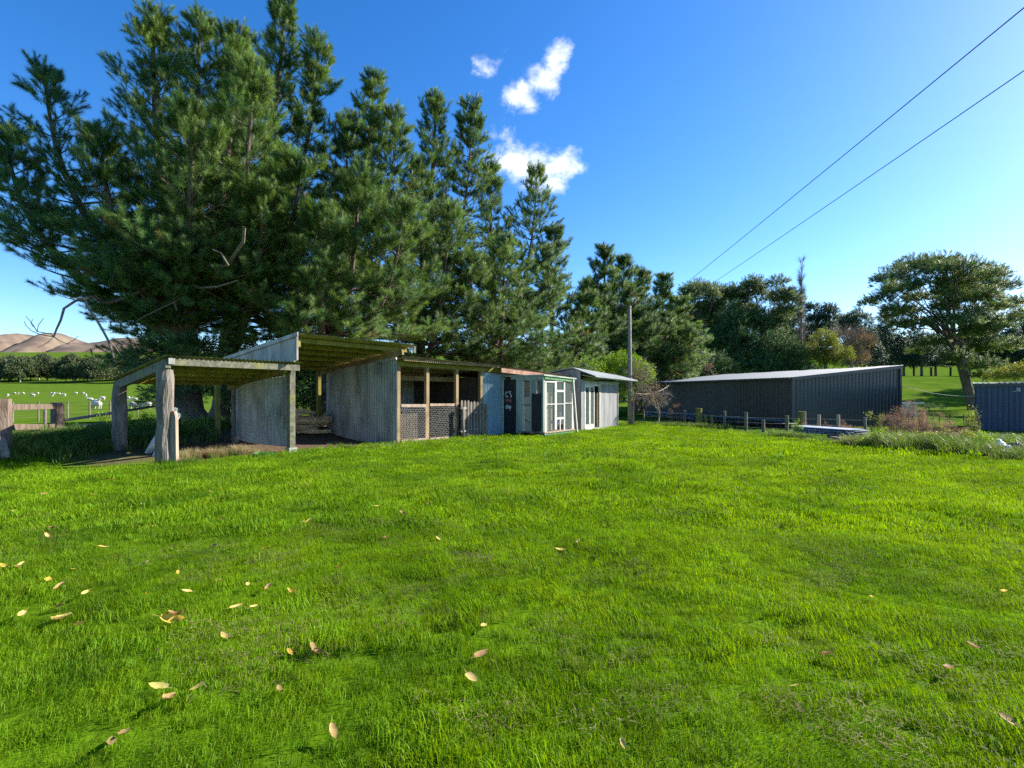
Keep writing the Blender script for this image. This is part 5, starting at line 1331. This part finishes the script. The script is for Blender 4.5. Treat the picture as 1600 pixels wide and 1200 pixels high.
for k, (c_, n_) in enumerate(((qa.lerp(qb, .2), 0), (qa.lerp(qb, .8), 0), (qc.lerp(qd, .2), 0), (qc.lerp(qd, .8), 0))):
    gz0 = hz(c_.x, c_.y); MB().beam(Vector((c_.x, c_.y, gz0 + .02)) - e2 * .42, Vector((c_.x, c_.y, gz0 + .02)) + e2 * .42, .1, .13).build('bearer', M['old_wood'], None, label='timber bearer under the long roofing sheets', cat='timber', group='bearers under the long sheets')
# nearer pile of white sheets
wa = G(1256, 684); wb = G(1362, 690); zz0 = max(wa.z, wb.z)
for i in range(6):
    flat_sheet(Vector((wa.x, wa.y, 0)) + Vector((random.uniform(-.12, .1), .35 + random.uniform(-.1, .1), 0)), Vector((wb.x, wb.y, 0)) + Vector((random.uniform(-.2, .1), .35 + random.uniform(-.1, .1), 0)), .75, zz0 + .16 + i * .042, M['sheet_white'], 'whitish roofing sheet in the pile at the lawn edge', 'white sheets piled at the lawn edge', i)
for u_ in (.12, .55, .9):
    c_ = wa.lerp(wb, u_) + Vector((0, .35, 0)); MB().beam(Vector((c_.x - .1, c_.y - .4, zz0 + .06)), Vector((c_.x + .1, c_.y + .4, zz0 + .06)), .12, .16).build('bearer', M['split_wood'], None, label='timber bearer under the white sheet pile', cat='timber', group='bearers under the white sheets')
for i, (pa, pb2) in enumerate((((1318, 694), (1360, 696)), ((1335, 698), (1372, 692)), ((1300, 690), (1342, 699)))):
    a = G(*pa); b_ = G(*pb2); MB().beam(a + Zv * (.05 + .05 * i), b_ + Zv * (.06 + .05 * i), .14, .05).build('plank', M['old_wood'], None, label='loose weathered plank lying below the white sheet pile', cat='plank', group='loose planks at the lawn edge')
# rounded lumps: crumpled sack, pale stone box
def lump(name, c, rad, m, label, cat, seed=0, amt=.3, sub=3, group=None):
    bm = bmesh.new(); bmesh.ops.create_icosphere(bm, subdivisions=sub, radius=1)
    me = bpy.data.meshes.new(name)
    for v in bm.verts:
        k = 1 + amt * (float(fbm(v.co.x * 1.7 + seed, v.co.y * 1.7 + v.co.z * 1.3, seed, 3)) - .45) * 2
        v.co = Vector((v.co.x * rad[0], v.co.y * rad[1], max(v.co.z, -.6) * rad[2])) * k
    bm.to_mesh(me); bm.free(); me.materials.append(m); me.polygons.foreach_set('use_smooth', [True] * len(me.polygons))
    o = bpy.data.objects.new(name, me); o.location = c; COL.objects.link(o); o['label'] = label; o['category'] = cat
    if group: o['group'] = group
    return o
c_ = G(1561, 704); lump('sack', c_ + Zv * .12, (.15, .13, .17), M['bag'], 'crumpled white sack lying in the long grass', 'sack', 3, .55)
c_ = G(1571, 706); lump('sack', c_ + Zv * .06, (.16, .14, .12), M['bag'], 'flattened white sack beside the crumpled one', 'sack', 6, .5)
mb = MB(); a = G(1578, 706); b_ = G(1640, 706); mb.tube([a + Zv * .12, a.lerp(b_, .5) + Zv * .15, b_ + Zv * .12], [.10, .13, .12], 8, True, True, .1); mb.build('log', M['pine_bark'], None, label='dark log lying beside the white sacks', cat='log')
c_ = G(1416, 650); sbx = thing('white_box', 'pale box with flat lid on the grass past the black shed', 'box', c_)
mb = MB(); mb.box(c_ + Vector((-.55, -.35, -.05)), (1.1, 0, 0), (0, .8, 0), (0, 0, .95)); mb.build('body', M['cream'], sbx)
mb = MB(); mb.box(c_ + Vector((-.7, -.45, .905)), (1.75, 0, 0), (0, 1.0, 0), (0, 0, .09)); mb.build('lid', M['sheet_white'], sbx)
# white pipes leaning against the corner post
for i, (xb, yb, xt, yt) in enumerate(((231, 708, 273, 640), (243, 713, 277, 648), (238, 706, 266, 634))):
    a = G(xb, yb); d0 = a.y; b_ = W(xt, yt, 11.25 + .05 * i); r_ = .065
    mb = MB(); mb.tube([a + Zv * .01, b_], r_, 10, False); mb.tube([a + Zv * .01, b_], r_ * .85, 10, False)
    mb.build('white_pipe', M['plastic_white'], None, label='white plastic pipe leaning behind the shelter corner post', cat='pipe', group='white pipes leaning on the post')
# green tub tray
c_ = G(411, 715); mb = MB(); ring = []
def rr(w, d, z, n=20):
    return [Vector((c_.x + w * math.copysign(abs(math.cos(2 * PI * k / n)) ** .5, math.cos(2 * PI * k / n)), c_.y + d * math.copysign(abs(math.sin(2 * PI * k / n)) ** .5, math.sin(2 * PI * k / n)), c_.z + z)) for k in range(n)]
L_ = [rr(.19, .13, .0), rr(.21, .15, .10), rr(.225, .165, .105), rr(.20, .14, .10), rr(.185, .125, .02)]
vs_ = sum(L_, []); fs_ = [tuple(range(20))[::-1], tuple(range(80, 100))]
for i in range(4):
    for k in range(20): fs_.append((i * 20 + k, i * 20 + (k + 1) % 20, i * 20 + 20 + (k + 1) % 20, i * 20 + 20 + k))
mb.add(vs_, fs_); mb.build('green_tray', M['green_plastic'], None, label='shallow green plastic tray on the dirt before the sheds', cat='tray')

# ------------------------------------------------------------------ sheep
def sheep_mesh(head, lying=False):
    hgt = .34 if lying else .62
    tubes = [([Vector((-.52, 0, hgt + .02)), Vector((-.42, 0, hgt)), Vector((-.1, 0, hgt)), Vector((.25, 0, hgt)), Vector((.45, 0, hgt + .03))], [.10, .25, .30, .28, .16])]
    if head == 'down': tubes += [([Vector((.38, 0, hgt)), Vector((.58, 0, hgt - .2)), Vector((.66, 0, .24))], [.17, .13, .09]), ([Vector((.63, 0, .26)), Vector((.74, 0, .10))], [.085, .05])]
    else: tubes += [([Vector((.36, 0, hgt + .05)), Vector((.54, 0, hgt + .22)), Vector((.60, 0, hgt + .36))], [.17, .13, .09]), ([Vector((.56, 0, hgt + .36)), Vector((.78, 0, hgt + .28))], [.09, .05])]
    if not lying:
        for x in (-.36, .32):
            for y in (-.13, .13): tubes.append(([Vector((x, y, hgt - .1)), Vector((x, y, .28)), Vector((x + .02, y, 0))], [.10, .055, .045]))
    e = tubes[2][0][0]
    for y in (-1, 1): tubes.append(([Vector((e.x, y * .06, e.z + .03)), Vector((e.x - .02, y * .17, e.z + .02))], [.035, .025]))
    return tubes
protos_ = []
for hd, ly in (('down', False), ('up', False), ('up', True)):
    o = blob('sheep', sheep_mesh(hd, ly), M['wool'], .045, 'x', 'sheep')
    o.location = (0, 0, 0); me_ = o.data
    arr = np.array([v.co[:] for v in me_.vertices]); zmin = arr[:, 2].min()
    for v in me_.vertices: v.co.z -= zmin
    protos_.append(me_); bpy.data.objects.remove(o)
flock = [(11, 618, 0, 'near the left end of the scattered flock', 1), (22, 614, 0, '', 1), (28.5, 615.5, 1, '', 0), (51, 617, 0, '', 1), (49.5, 614, 2, '', 0), (58, 614, 0, '', 1), (82, 618, 1, '', 0), (84, 615, 0, '', 1), (91, 614.5, 2, '', 1), (99.5, 618, 1, '', 1), (80, 612.5, 0, '', 0),
         (129, 614, 0, '', 1), (134, 619, 0, '', 0), (140, 622, 2, '', 1), (151, 629, 1, '', 0), (159, 621, 0, '', 1), (150, 641, 0, 'B', 1), (209, 641, 0, 'B', 0), (227, 640, 0, 'B', 1), (201, 621, 0, '', 0), (210, 621, 2, '', 1), (36, 613, 0, '', 0), (118, 613, 0, '', 1)]
for i, (px, py, kd, lb, face) in enumerate(flock):
    p = None
    if p is None:
        d = 165 if py < 616 else (135 if py < 620 else 100)
        d = 60 if 626 < py < 635 else (50 if py >= 635 else d)
        p = Vector(((px - 800) / F * d, d, 0)); p.z = hz(p.x, p.y)
    me_ = protos_[kd]
    o = bpy.data.objects.new('sheep', me_); COL.objects.link(o)
    o.location = p; o.rotation_euler = (0, 0, (PI if face else 0) + random.uniform(-.6, .6) + (.0)); s_ = random.uniform(.78, .92); o.scale = (s_,) * 3
    o['category'] = 'sheep'
    if lb == 'B': o['label'] = 'larger white sheep grazing just beyond the thin wire fence'; o['group'] = 'sheep just beyond the wire fence'
    else:
        o['label'] = ('small white sheep grazing out in the far paddock', 'small white sheep standing head up in the far paddock', 'small white sheep lying down in the far paddock')[kd]; o['group'] = 'sheep in the far paddock'

# ------------------------------------------------------------------ lawn grass
def blades(seed, n, R, h0, h1, w, lean=.5, seg=2):
    r = np.random.default_rng(seed); v = []; f = []
    for i in range(n):
        a = r.uniform(0, 2 * PI); q = R * math.sqrt(r.uniform(0, 1)); x, y = q * math.cos(a), q * math.sin(a)
        h = r.uniform(h0, h1); dr = r.uniform(0, 2 * PI); ln = h * lean * r.uniform(.2, 1.3); dx, dy = math.cos(dr), math.sin(dr); sx, sy = -dy * w / 2, dx * w / 2
        yaw = r.uniform(-.9, .9); sx, sy = sx * math.cos(yaw) - sy * math.sin(yaw), sx * math.sin(yaw) + sy * math.cos(yaw)
        k = len(v)
        m = (x + dx * ln * .35, y + dy * ln * .35, h * .6); t = (x + dx * ln, y + dy * ln, h * (1 - .25 * min(1, ln / h)))
        v += [(x - sx, y - sy, -.01), (x + sx, y + sy, -.01), (m[0] + sx * .8, m[1] + sy * .8, m[2]), (m[0] - sx * .8, m[1] - sy * .8, m[2]), t]
        f += [(k, k + 1, k + 2, k + 3), (k + 3, k + 2, k + 4)]
    return v, f
MG = leafmat('lawn_blade', (0.086, 0.178, 0.004), (0.172, 0.300, 0.006), .38, .6, .8, .32, .15, .014)
MGd = leafmat('rough_grass_blade', (0.06, 0.13, 0.022), (0.13, 0.19, 0.035), .4, .5, .8, .3, .3, .015)
MGy = leafmat('dry_grass_blade', (0.30, 0.24, 0.12), (0.42, 0.34, 0.19), .3, .8, 1.5, .3, .15)
MCl = leafmat('grass_clipping', (0.10, 0.095, 0.035), (0.22, 0.18, 0.085), .2, .8, 2, .35, .15)
GL1 = scatter_group('lawn_near', [proto('lawn_near_piece', *blades(200 + i, 62, .10, .026, .056, .0034, .9), MG) for i in range(4)])
GL2 = scatter_group('lawn_mid', [proto('lawn_mid_piece', *blades(210 + i, 72, .20, .03, .06, .006, .8), MG) for i in range(4)])
GL3 = scatter_group('lawn_far', [proto('lawn_far_piece', *blades(220 + i, 64, .34, .022, .048, .012, .7), MG) for i in range(4)])
GR = scatter_group('rough_grass', [proto('rough_grass_piece', *blades(230 + i, 46, .16, .18, .48, .011, .75), MGd) for i in range(4)])
GDy = scatter_group('dry_grass', [proto('dry_grass_piece', *blades(240 + i, 46, .10, .15, .42, .007, .8), MGy) for i in range(3)])
def clip(seed):
    r = np.random.default_rng(seed); v = []; f = []
    for i in range(46):
        a = r.uniform(0, 2 * PI); q = .11 * math.sqrt(r.uniform(0, 1)); c = np.array([q * math.cos(a) * 1.6, q * math.sin(a), .034 + r.uniform(0, .03)])
        d = r.normal(0, 1, 3); d[2] *= .25; d /= np.linalg.norm(d); s = np.cross(d, [0, 0, 1]); s /= max(np.linalg.norm(s), .01); k = len(v); l = r.uniform(.02, .05)
        v += [tuple(c - s * .002), tuple(c + s * .002), tuple(c + d * l)]; f.append((k, k + 1, k + 2))
    return v, f
GCl = scatter_group('clippings', [proto('clipping_piece', *clip(260 + i), MCl) for i in range(3)])
def on_ground(x, y):
    near_ = (1 - sstep(22, 34, y)) * (1 - sstep(12, 20, np.abs(x)))
    return H(x, y) + near_ * 0.035 * (fbm(x * 1.6, y * 1.6, 31, 3) - 0.45)
def grass_rot(x, y, tilt):
    """blades combed in drifting directions, as mown"""
    n = len(x); ph = fbm(x * .5, y * .5, 77, 3) * 9; k = tilt * fbm(x * .9, y * .9, 78, 3)
    # tilt about a horizontal axis, spun about z afterwards (XYZ euler)
    return np.stack([k * np.cos(ph) + rng.normal(0, .07, n), k * np.sin(ph) + rng.normal(0, .07, n), rng.uniform(-.6, .6, n) + rng.integers(0, 4, n) * PI / 2 * 0 + rng.uniform(0, 2 * PI, n) * .0], 1)
def lawn_ring(y0, y1, dens, group, nm, smin, smax):
    xm = y1 * 1.25 + 1.5; n = int(2 * xm * (y1 - y0) * dens)
    x = rng.uniform(-xm, xm, n); y = rng.uniform(y0, y1, n)
    ok = (np.abs(x) < y * 1.18 + 1.6) & (x < lawn_edge_x(y) - .05)
    t, s = to_row(x, y)
    w = .3 * (fbm(x * 2.0, y * 2.0, 90, 2) - .4)
    hut = (t > 16.7) & (t < 21.3) & (s > -.95); hutch = (t > 11.9) & (t < 14.5) & (s > -2.0)
    ok &= ~((s > .0 + w) & (t > -.6 + w)) & ~hut & ~hutch & (y < 29)
    ok &= ~((s > .5) & (t > -1.7)) 
    ok &= (shed_dirt(x, y) < rng.uniform(.3, .8, n))
    # thin and worn spots
    worn = fbm(x * 1.1 + y * .25, y * 2.0, 55, 4)
    ok &= (worn > .22) | (rng.uniform(size=n) < .7)
    x, y = x[ok], y[ok]
    hfac = .58 + .6 * fbm(x * .8, y * 1.0, 58, 4) + .6 * sstep(.5, .72, fbm(x * 2.6, y * 2.6, 59, 3))
    scatter(nm, group, np.stack([x, y, on_ground(x, y)], 1), grass_rot(x, y, .6), hfac * rng.uniform(smin, smax, len(x)), rng.integers(0, 4, len(x)), kind='stuff', label='short bright green mown lawn grass')
    return len(x)
ng_ = lawn_ring(1.3, 5.5, 260, GL1, 'lawn_grass', .8, 1.25) + lawn_ring(5.5, 12, 85, GL2, 'lawn_grass', .85, 1.25) + lawn_ring(12, 30, 32, GL3, 'lawn_grass', .9, 1.25)
# clippings and dead thatch in streaks
n = 42000; x = rng.uniform(-26, 26, n); y = 1.5 + 24 * rng.uniform(size=n) ** 1.3
ok = (np.abs(x) < y * 1.15 + 1.2) & (x < lawn_edge_x(y))
st_ = fbm(x * .9 + y * .5, y * 1.7 - x * .3, 101, 4); t, s = to_row(x, y)
ok &= (st_ > .60) & ~((s > -.1) & (t > -.5)) & (rng.uniform(size=n) < .55)
x, y, st_ = x[ok], y[ok], st_[ok]
rot = np.stack([rng.normal(0, .1, len(x)), rng.normal(0, .1, len(x)), rng.uniform(0, 6.28, len(x))], 1)
scatter('grass_clippings', GCl, np.stack([x, y, on_ground(x, y)], 1), rot, rng.uniform(.6, 1.25, len(x)), rng.integers(0, 3, len(x)), kind='stuff', label='dry brownish grass clippings lying in streaks on the lawn')

# long grass: beyond the lawn edge, along fences and under trees
X, Y, S = [], [], []
def patch(n, fx, fy, s0, s1):
    x = fx(n); y = fy(n, x); X.append(x); Y.append(y); S.append(rng.uniform(s0, s1, len(x)))
def along(pa, pb, n, wd, s0, s1, back=.3):
    a = G(*pa); b_ = G(*pb); u = rng.uniform(size=n); X.append(a.x + (b_.x - a.x) * u + rng.normal(0, wd * .6, n)); Y.append(a.y + (b_.y - a.y) * u + back + rng.normal(0, wd, n)); S.append(rng.uniform(s0, s1, n))
along((1215, 684), (1262, 688), 120, .25, .45, .8)
along((1000, 664), (1070, 668), 170, .35, .35, .7); along((1060, 667), (1140, 672), 220, .35, .45, .85); along((1140, 673), (1215, 682), 60, .3, .2, .4)
along((1360, 700), (1420, 704), 160, .3, .6, 1.0); along((1420, 706), (1500, 710), 460, .5, .5, 1.3, .7); along((1480, 709), (1560, 716), 420, .5, .45, 1.2, .8); along((1560, 716), (1640, 722), 260, .4, .4, .75, .6)
along((1500, 690), (1600, 690), 240, .8, .4, .8); along((1262, 690), (1370, 698), 130, .25, .25, .5, .1)
along((20, 706), (110, 700), 300, .7, .5, 1.0); along((90, 696), (190, 694), 360, .8, .5, 1.1); along((110, 690), (260, 684), 300, .8, .5, 1.0, .6)
along((300, 672), (345, 668), 120, .5, .5, .9)
along((0, 712), (60, 716), 120, .3, .35, .6, 0)
along((618, 698), (760, 690), 50, .06, .2, .4, -.05); along((515, 700), (618, 702), 26, .06, .2, .5, -.05); along((250, 728), (300, 726), 30, .1, .25, .5, 0); along((780, 688), (890, 682), 40, .08, .2, .35, -.05)
x = np.concatenate(X); y = np.concatenate(Y); sc_ = np.concatenate(S)
n2 = 5200; xx = rng.uniform(7, 34, n2); yy = rng.uniform(9, 36, n2); ok = (xx > lawn_edge_x(yy) + .45)
dx = xx - Nc.x; dy = yy - Nc.y; l1 = dx * e1.x + dy * e1.y; l2 = dx * e2.x + dy * e2.y; ok &= ~((l1 > -.1) & (l1 < Llong) & (l2 > -.1) & (l2 < Lgab))
x = np.concatenate([x, xx[ok]]); y = np.concatenate([y, yy[ok]]); sc_ = np.concatenate([sc_, rng.uniform(.12, .3, ok.sum())])
n3 = 6500; xx = rng.uniform(-30, -6, n3); yy = rng.uniform(9, 34, n3); t, s = to_row(xx, yy); ok = ((t < -1.6) & (s > .6) & (xx < -9.5)) & (rng.uniform(size=n3) < .8)
x = np.concatenate([x, xx[ok]]); y = np.concatenate([y, yy[ok]]); sc_ = np.concatenate([sc_, rng.uniform(.12, .35, ok.sum())])
rot = np.stack([rng.normal(0, .12, len(x)), rng.normal(0, .12, len(x)), rng.uniform(0, 6.28, len(x))], 1)
scatter('long_grass', GR, np.stack([x, y, H(x, y)], 1), rot, sc_, rng.integers(0, 4, len(x)), kind='stuff', label='long rough grass along the fences and lawn edge')
# dry tussocks by the shelter
for (px, py, w_, n_, nm) in ((282, 722, .12, 16, 'tan dry grass tuft at the foot of the corner post'), (316, 716, .22, 34, 'dry grass tussock under the shelter, the left of two'), (372, 713, .26, 40, 'dry grass tussock beside the green tray')):
    p = G(px, py); rt = thing('grass_tussock', nm, 'tussock', p)
    xx = p.x + rng.normal(0, w_, n_); yy = p.y + rng.normal(0, w_ * .6, n_)
    scatter('dry_blades', GDy, np.stack([xx, yy, H(xx, yy)], 1), np.stack([rng.normal(0, .15, n_), rng.normal(0, .15, n_), rng.uniform(0, 6.28, n_)], 1), rng.uniform(.5, .95, n_), rng.integers(0, 3, n_), parent=rt)
    n4 = n_ // 2; xx = p.x + rng.normal(0, w_, n4); yy = p.y + rng.normal(0, w_ * .6, n4)
    scatter('green_blades', GR, np.stack([xx, yy, H(xx, yy)], 1), np.stack([rng.normal(0, .15, n4), rng.normal(0, .15, n4), rng.uniform(0, 6.28, n4)], 1), rng.uniform(.35, .7, n4), rng.integers(0, 4, n4), parent=rt)
# dry dock and weeds
GDk = scatter_group('dock_weeds', [proto('dock_piece', *leaf_clump(300 + i, 40, .22, .07, .035), MDk) for i in range(2)] + [proto('dock_piece', *twig_clump(303, 26, .6, .008), MDk)])
def weed(name, label, px, py, hpx, n, w_, group, sc, cat='weeds', stalks=14):
    p = G(px, py); rt = thing(name, label, cat, p); hh = hpx / F * p.y; mb = MB(); T_ = []
    for i in range(stalks):
        q = Vector((p.x + random.gauss(0, w_), p.y + random.gauss(0, w_ * .5), 0)); q.z = hz(q.x, q.y) - .02; l = hh * random.uniform(.5, 1.05); tp = q + Vector((random.uniform(-.18, .18), random.uniform(-.15, .15), l))
        mb.tube([q, q.lerp(tp, .5) + Vector((random.uniform(-.03, .03), 0, 0)), tp], [.010, .008, .004], 4, False)
        for k in range(n):
            u = random.uniform(.25, 1.0); c = q.lerp(tp, u); T_.append((*c, random.uniform(-.6, .6), random.uniform(-.6, .6), random.uniform(.2, 1)))
    mb.build('stalks', M['dead_wood'], rt)
    A = np.array(T_); scatter('leaves', group, A[:, :3], axis_rot(A[:, 3:]), rng.uniform(sc[0], sc[1], len(A)), rng.integers(0, 3, len(A)), parent=rt)
weed('dock_weeds', 'tall rusty-brown dry dock stand at the corner of the black shed', 1405, 690, 62, 5, .5, GDk, (.35, .75), stalks=26)
weed('dock_weeds', 'lower brown dock clump beside the long green grass', 1440, 692, 48, 5, .55, GDk, (.35, .75), stalks=26)
weed('dock_weeds', 'small reddish dock plants behind the white sheet pile', 1310, 680, 24, 4, .9, GDk, (.25, .5), stalks=18)
weed('leafy_weeds', 'broad-leaved green weed in front of the loose planks', 1372, 702, 26, 5, .22, GB, (.35, .6), stalks=10)
weed('leafy_weeds', 'bright green weed beside the thick fence post', 1247, 684, 24, 4, .14, GB, (.3, .5), stalks=8)
weed('leafy_weeds', 'tall pale weed before the blue shed corner', 1516, 690, 55, 4, .12, GY, (.2, .4), stalks=7)
weed('leafy_weeds', 'yellow-green weed standing left of the dock stand', 1372, 690, 44, 4, .10, GY, (.2, .35), stalks=6)
weed('leafy_weeds', 'leafy green weed clump beside the white sacks', 1535, 705, 30, 5, .22, GB, (.3, .5), stalks=12)
weed('leafy_weeds', 'dull green weed clump half-way along the long grass bank', 1470, 704, 34, 5, .3, GY, (.22, .4), stalks=14)
weed('dock_weeds', 'thin brown dock stalks sticking out of the long grass bank', 1500, 700, 40, 4, .4, GDk, (.3, .55), stalks=10)
nd = 120; ud = rng.uniform(size=nd); pa_ = G(1385, 703); pb_ = G(1600, 719); xd = pa_.x + (pb_.x - pa_.x) * ud + rng.normal(0, .25, nd); yd = pa_.y + (pb_.y - pa_.y) * ud + .7 + rng.normal(0, .4, nd)
scatter('dry_grass', GDy, np.stack([xd, yd, H(xd, yd)], 1), np.stack([rng.normal(0, .2, nd), rng.normal(0, .2, nd), rng.uniform(0, 6.28, nd)], 1), rng.uniform(.5, 1.3, nd), rng.integers(0, 3, nd), kind='stuff', label='dry straw-coloured grass mixed into the bank by the lawn edge')
weed('dead_bush', 'small orange-brown dead bush in front of the black shed wall', 1055, 662, 28, 6, .18, GDk, (.4, .8), 'bush', 8)
weed('leafy_weeds', 'dark weedy bush at the foot of the huge pine', 236, 680, 34, 5, .8, GB, (.3, .6), stalks=22)

# ------------------------------------------------------------------ fallen leaves
def leaf_mesh(seed, L=.10, W_=.062, curl=.5, fold=.5):
    r = random.Random(seed); n = 7; vs_ = []; fs_ = []
    for i in range(n + 1):
        u = i / n; w = W_ / 2 * 1.75 * (u + .03) ** .55 * (1 - u) ** .85 * r.uniform(.9, 1.08); x = L * (u - .5); z0 = curl * L * .5 * ((u - .5) ** 2 * 2.2)
        vs_ += [(x, -w, z0 + fold * w * r.uniform(.8, 1.2)), (x, 0, z0), (x, w, z0 + fold * w * r.uniform(.7, 1.3))]
    for i in range(n):
        k = 3 * i; fs_ += [(k, k + 3, k + 4, k + 1), (k + 1, k + 4, k + 5, k + 2)]
    k = len(vs_); vs_ += [(-L * .5, -.0015, vs_[1][2]), (-L * .5, .0015, vs_[1][2]), (-L * 1.0, .01, vs_[1][2] + .012)]; fs_.append((k, k + 1, k + 2))
    return vs_, fs_
LM = {'pale': leafmat('pale_fallen_leaf', (.58, .43, .11), (.72, .56, .20), .3, .6, 30, .12, .3), 'yellow': leafmat('yellow_fallen_leaf', (.58, .40, .05), (.66, .48, .10), .35, .6, 30, .08, .3),
      'brown': leafmat('brown_fallen_leaf', (.24, .15, .06), (.36, .24, .10), .2, .7, 30, .15, .2), 'red': leafmat('reddish_fallen_leaf', (.30, .07, .04), (.36, .12, .06), .2, .7, 30, .1, .2)}
lmesh = {}
for k in LM:
    for j in range(3):
        me_ = bpy.data.meshes.new('fallen_leaf'); v_, f_ = leaf_mesh(j + 5, curl=(.25, .6, 1.1)[j], fold=(.35, .7, 1.0)[j]); me_.from_pydata(v_, [], f_); me_.materials.append(LM[k]); me_.polygons.foreach_set('use_smooth', [True] * len(me_.polygons)); lmesh[k, j] = me_
LL = {'pale': 'pale tan fallen leaf curled on the lawn grass', 'yellow': 'bright yellow fallen leaf on the lawn grass', 'brown': 'brown dried fallen leaf on the lawn grass', 'red': 'dark red fallen leaf on the lawn grass'}
leaves = [(75, 840, 'pale', 1), (162, 855, 'pale', 1.1), (225, 883, 'pale', 1), (224, 790, 'pale', .9), (6, 887, 'yellow', 1), (30, 888, 'pale', 1.2), (75, 907, 'yellow', 1.2), (91, 917, 'pale', 1), (132, 930, 'pale', .9), (92, 948, 'brown', .8), (33, 962, 'pale', 1.1), (97, 969, 'pale', 1.4), (122, 982, 'brown', 1.1),
          (230, 930, 'yellow', .6), (342, 910, 'pale', .9), (387, 916, 'pale', .8), (291, 925, 'pale', .8), (455, 925, 'yellow', .9), (418, 920, 'brown', .8), (370, 947, 'pale', 1.0), (397, 949, 'pale', .8), (350, 997, 'pale', .9), (247, 1082, 'pale', 1.2), (262, 1095, 'brown', 1.1), (308, 1076, 'pale', .8),
          (453, 1025, 'yellow', .7), (492, 1022, 'brown', 1.1), (437, 1092, 'brown', .8), (174, 1165, 'brown', .9), (192, 1148, 'brown', 1.0), (415, 858, 'yellow', .9), (481, 818, 'pale', 1.3), (345, 814, 'brown', .9), (336, 853, 'brown', .9), (365, 856, 'brown', .9), (265, 772, 'pale', 1.0), (328, 769, 'pale', 1.1), (240, 824, 'yellow', .6),
          (530, 886, 'red', .7), (684, 842, 'pale', .9), (764, 781, 'yellow', 1), (875, 858, 'pale', 1.1), (903, 848, 'pale', .7), (755, 979, 'pale', .9), (752, 1022, 'brown', 1.2), (738, 1066, 'pale', 1.1), (1240, 1077, 'pale', .6), (974, 1172, 'pale', .6), (1582, 1138, 'brown', 1.1), (1523, 1016, 'brown', .9), (1362, 934, 'pale', .7), (1567, 927, 'pale', .7),
          (520, 1148, 'brown', .9), (16, 801, 'pale', 1), (84, 826, 'brown', 1), (14, 790, 'pale', 1), (70, 773, 'brown', 1), (145, 774, 'pale', .9), (216, 766, 'pale', .9), (175, 750, 'yellow', .9), (482, 757, 'pale', .9), (590, 793, 'pale', 1), (522, 747, 'brown', 1), (630, 803, 'brown', 1), (670, 790, 'brown', .9), (600, 842, 'brown', .9), (115, 890, 'yellow', .5), (278, 896, 'yellow', .6), (1030, 700, 'pale', .8), (1290, 1026, 'brown', 1.0), (1480, 1052, 'brown', 1.0)]
def put_leaf(px, py, k, s_, label=None, group=None, z=0.05):
    p = G(px, py); p = p * 1.0
    # the blade tops, not the soil, carry the leaf
    f_ = (EYE - p.z - z) / (EYE - p.z); p = Vector((p.x * f_, p.y * f_, 0)); p.z = float(on_ground(np.array([p.x]), np.array([p.y]))[0]) + z
    o = bpy.data.objects.new('fallen_leaf', lmesh[k, random.randrange(3)]); COL.objects.link(o); o.location = p; o.scale = (s_ * .88,) * 3
    o.rotation_euler = (random.uniform(-.35, .45), random.uniform(-.4, .4), random.uniform(0, 6.28)); o['category'] = 'leaf'; o['label'] = label or LL[k]; o['group'] = group or ('fallen leaves, ' + k)
    return o
for px, py, k, s_ in leaves: put_leaf(px, py, k, s_)
o = put_leaf(272, 974, 'yellow', 1.6, 'largest yellow fallen leaf, a brown leaf resting on it'); o.rotation_euler = (.55, .1, .15)
o2 = put_leaf(276, 965, 'brown', 1.1, 'brown leaf resting on the largest yellow leaf', None, .09)
for o in COL.objects:
    if '_o' in o: del o['_o']
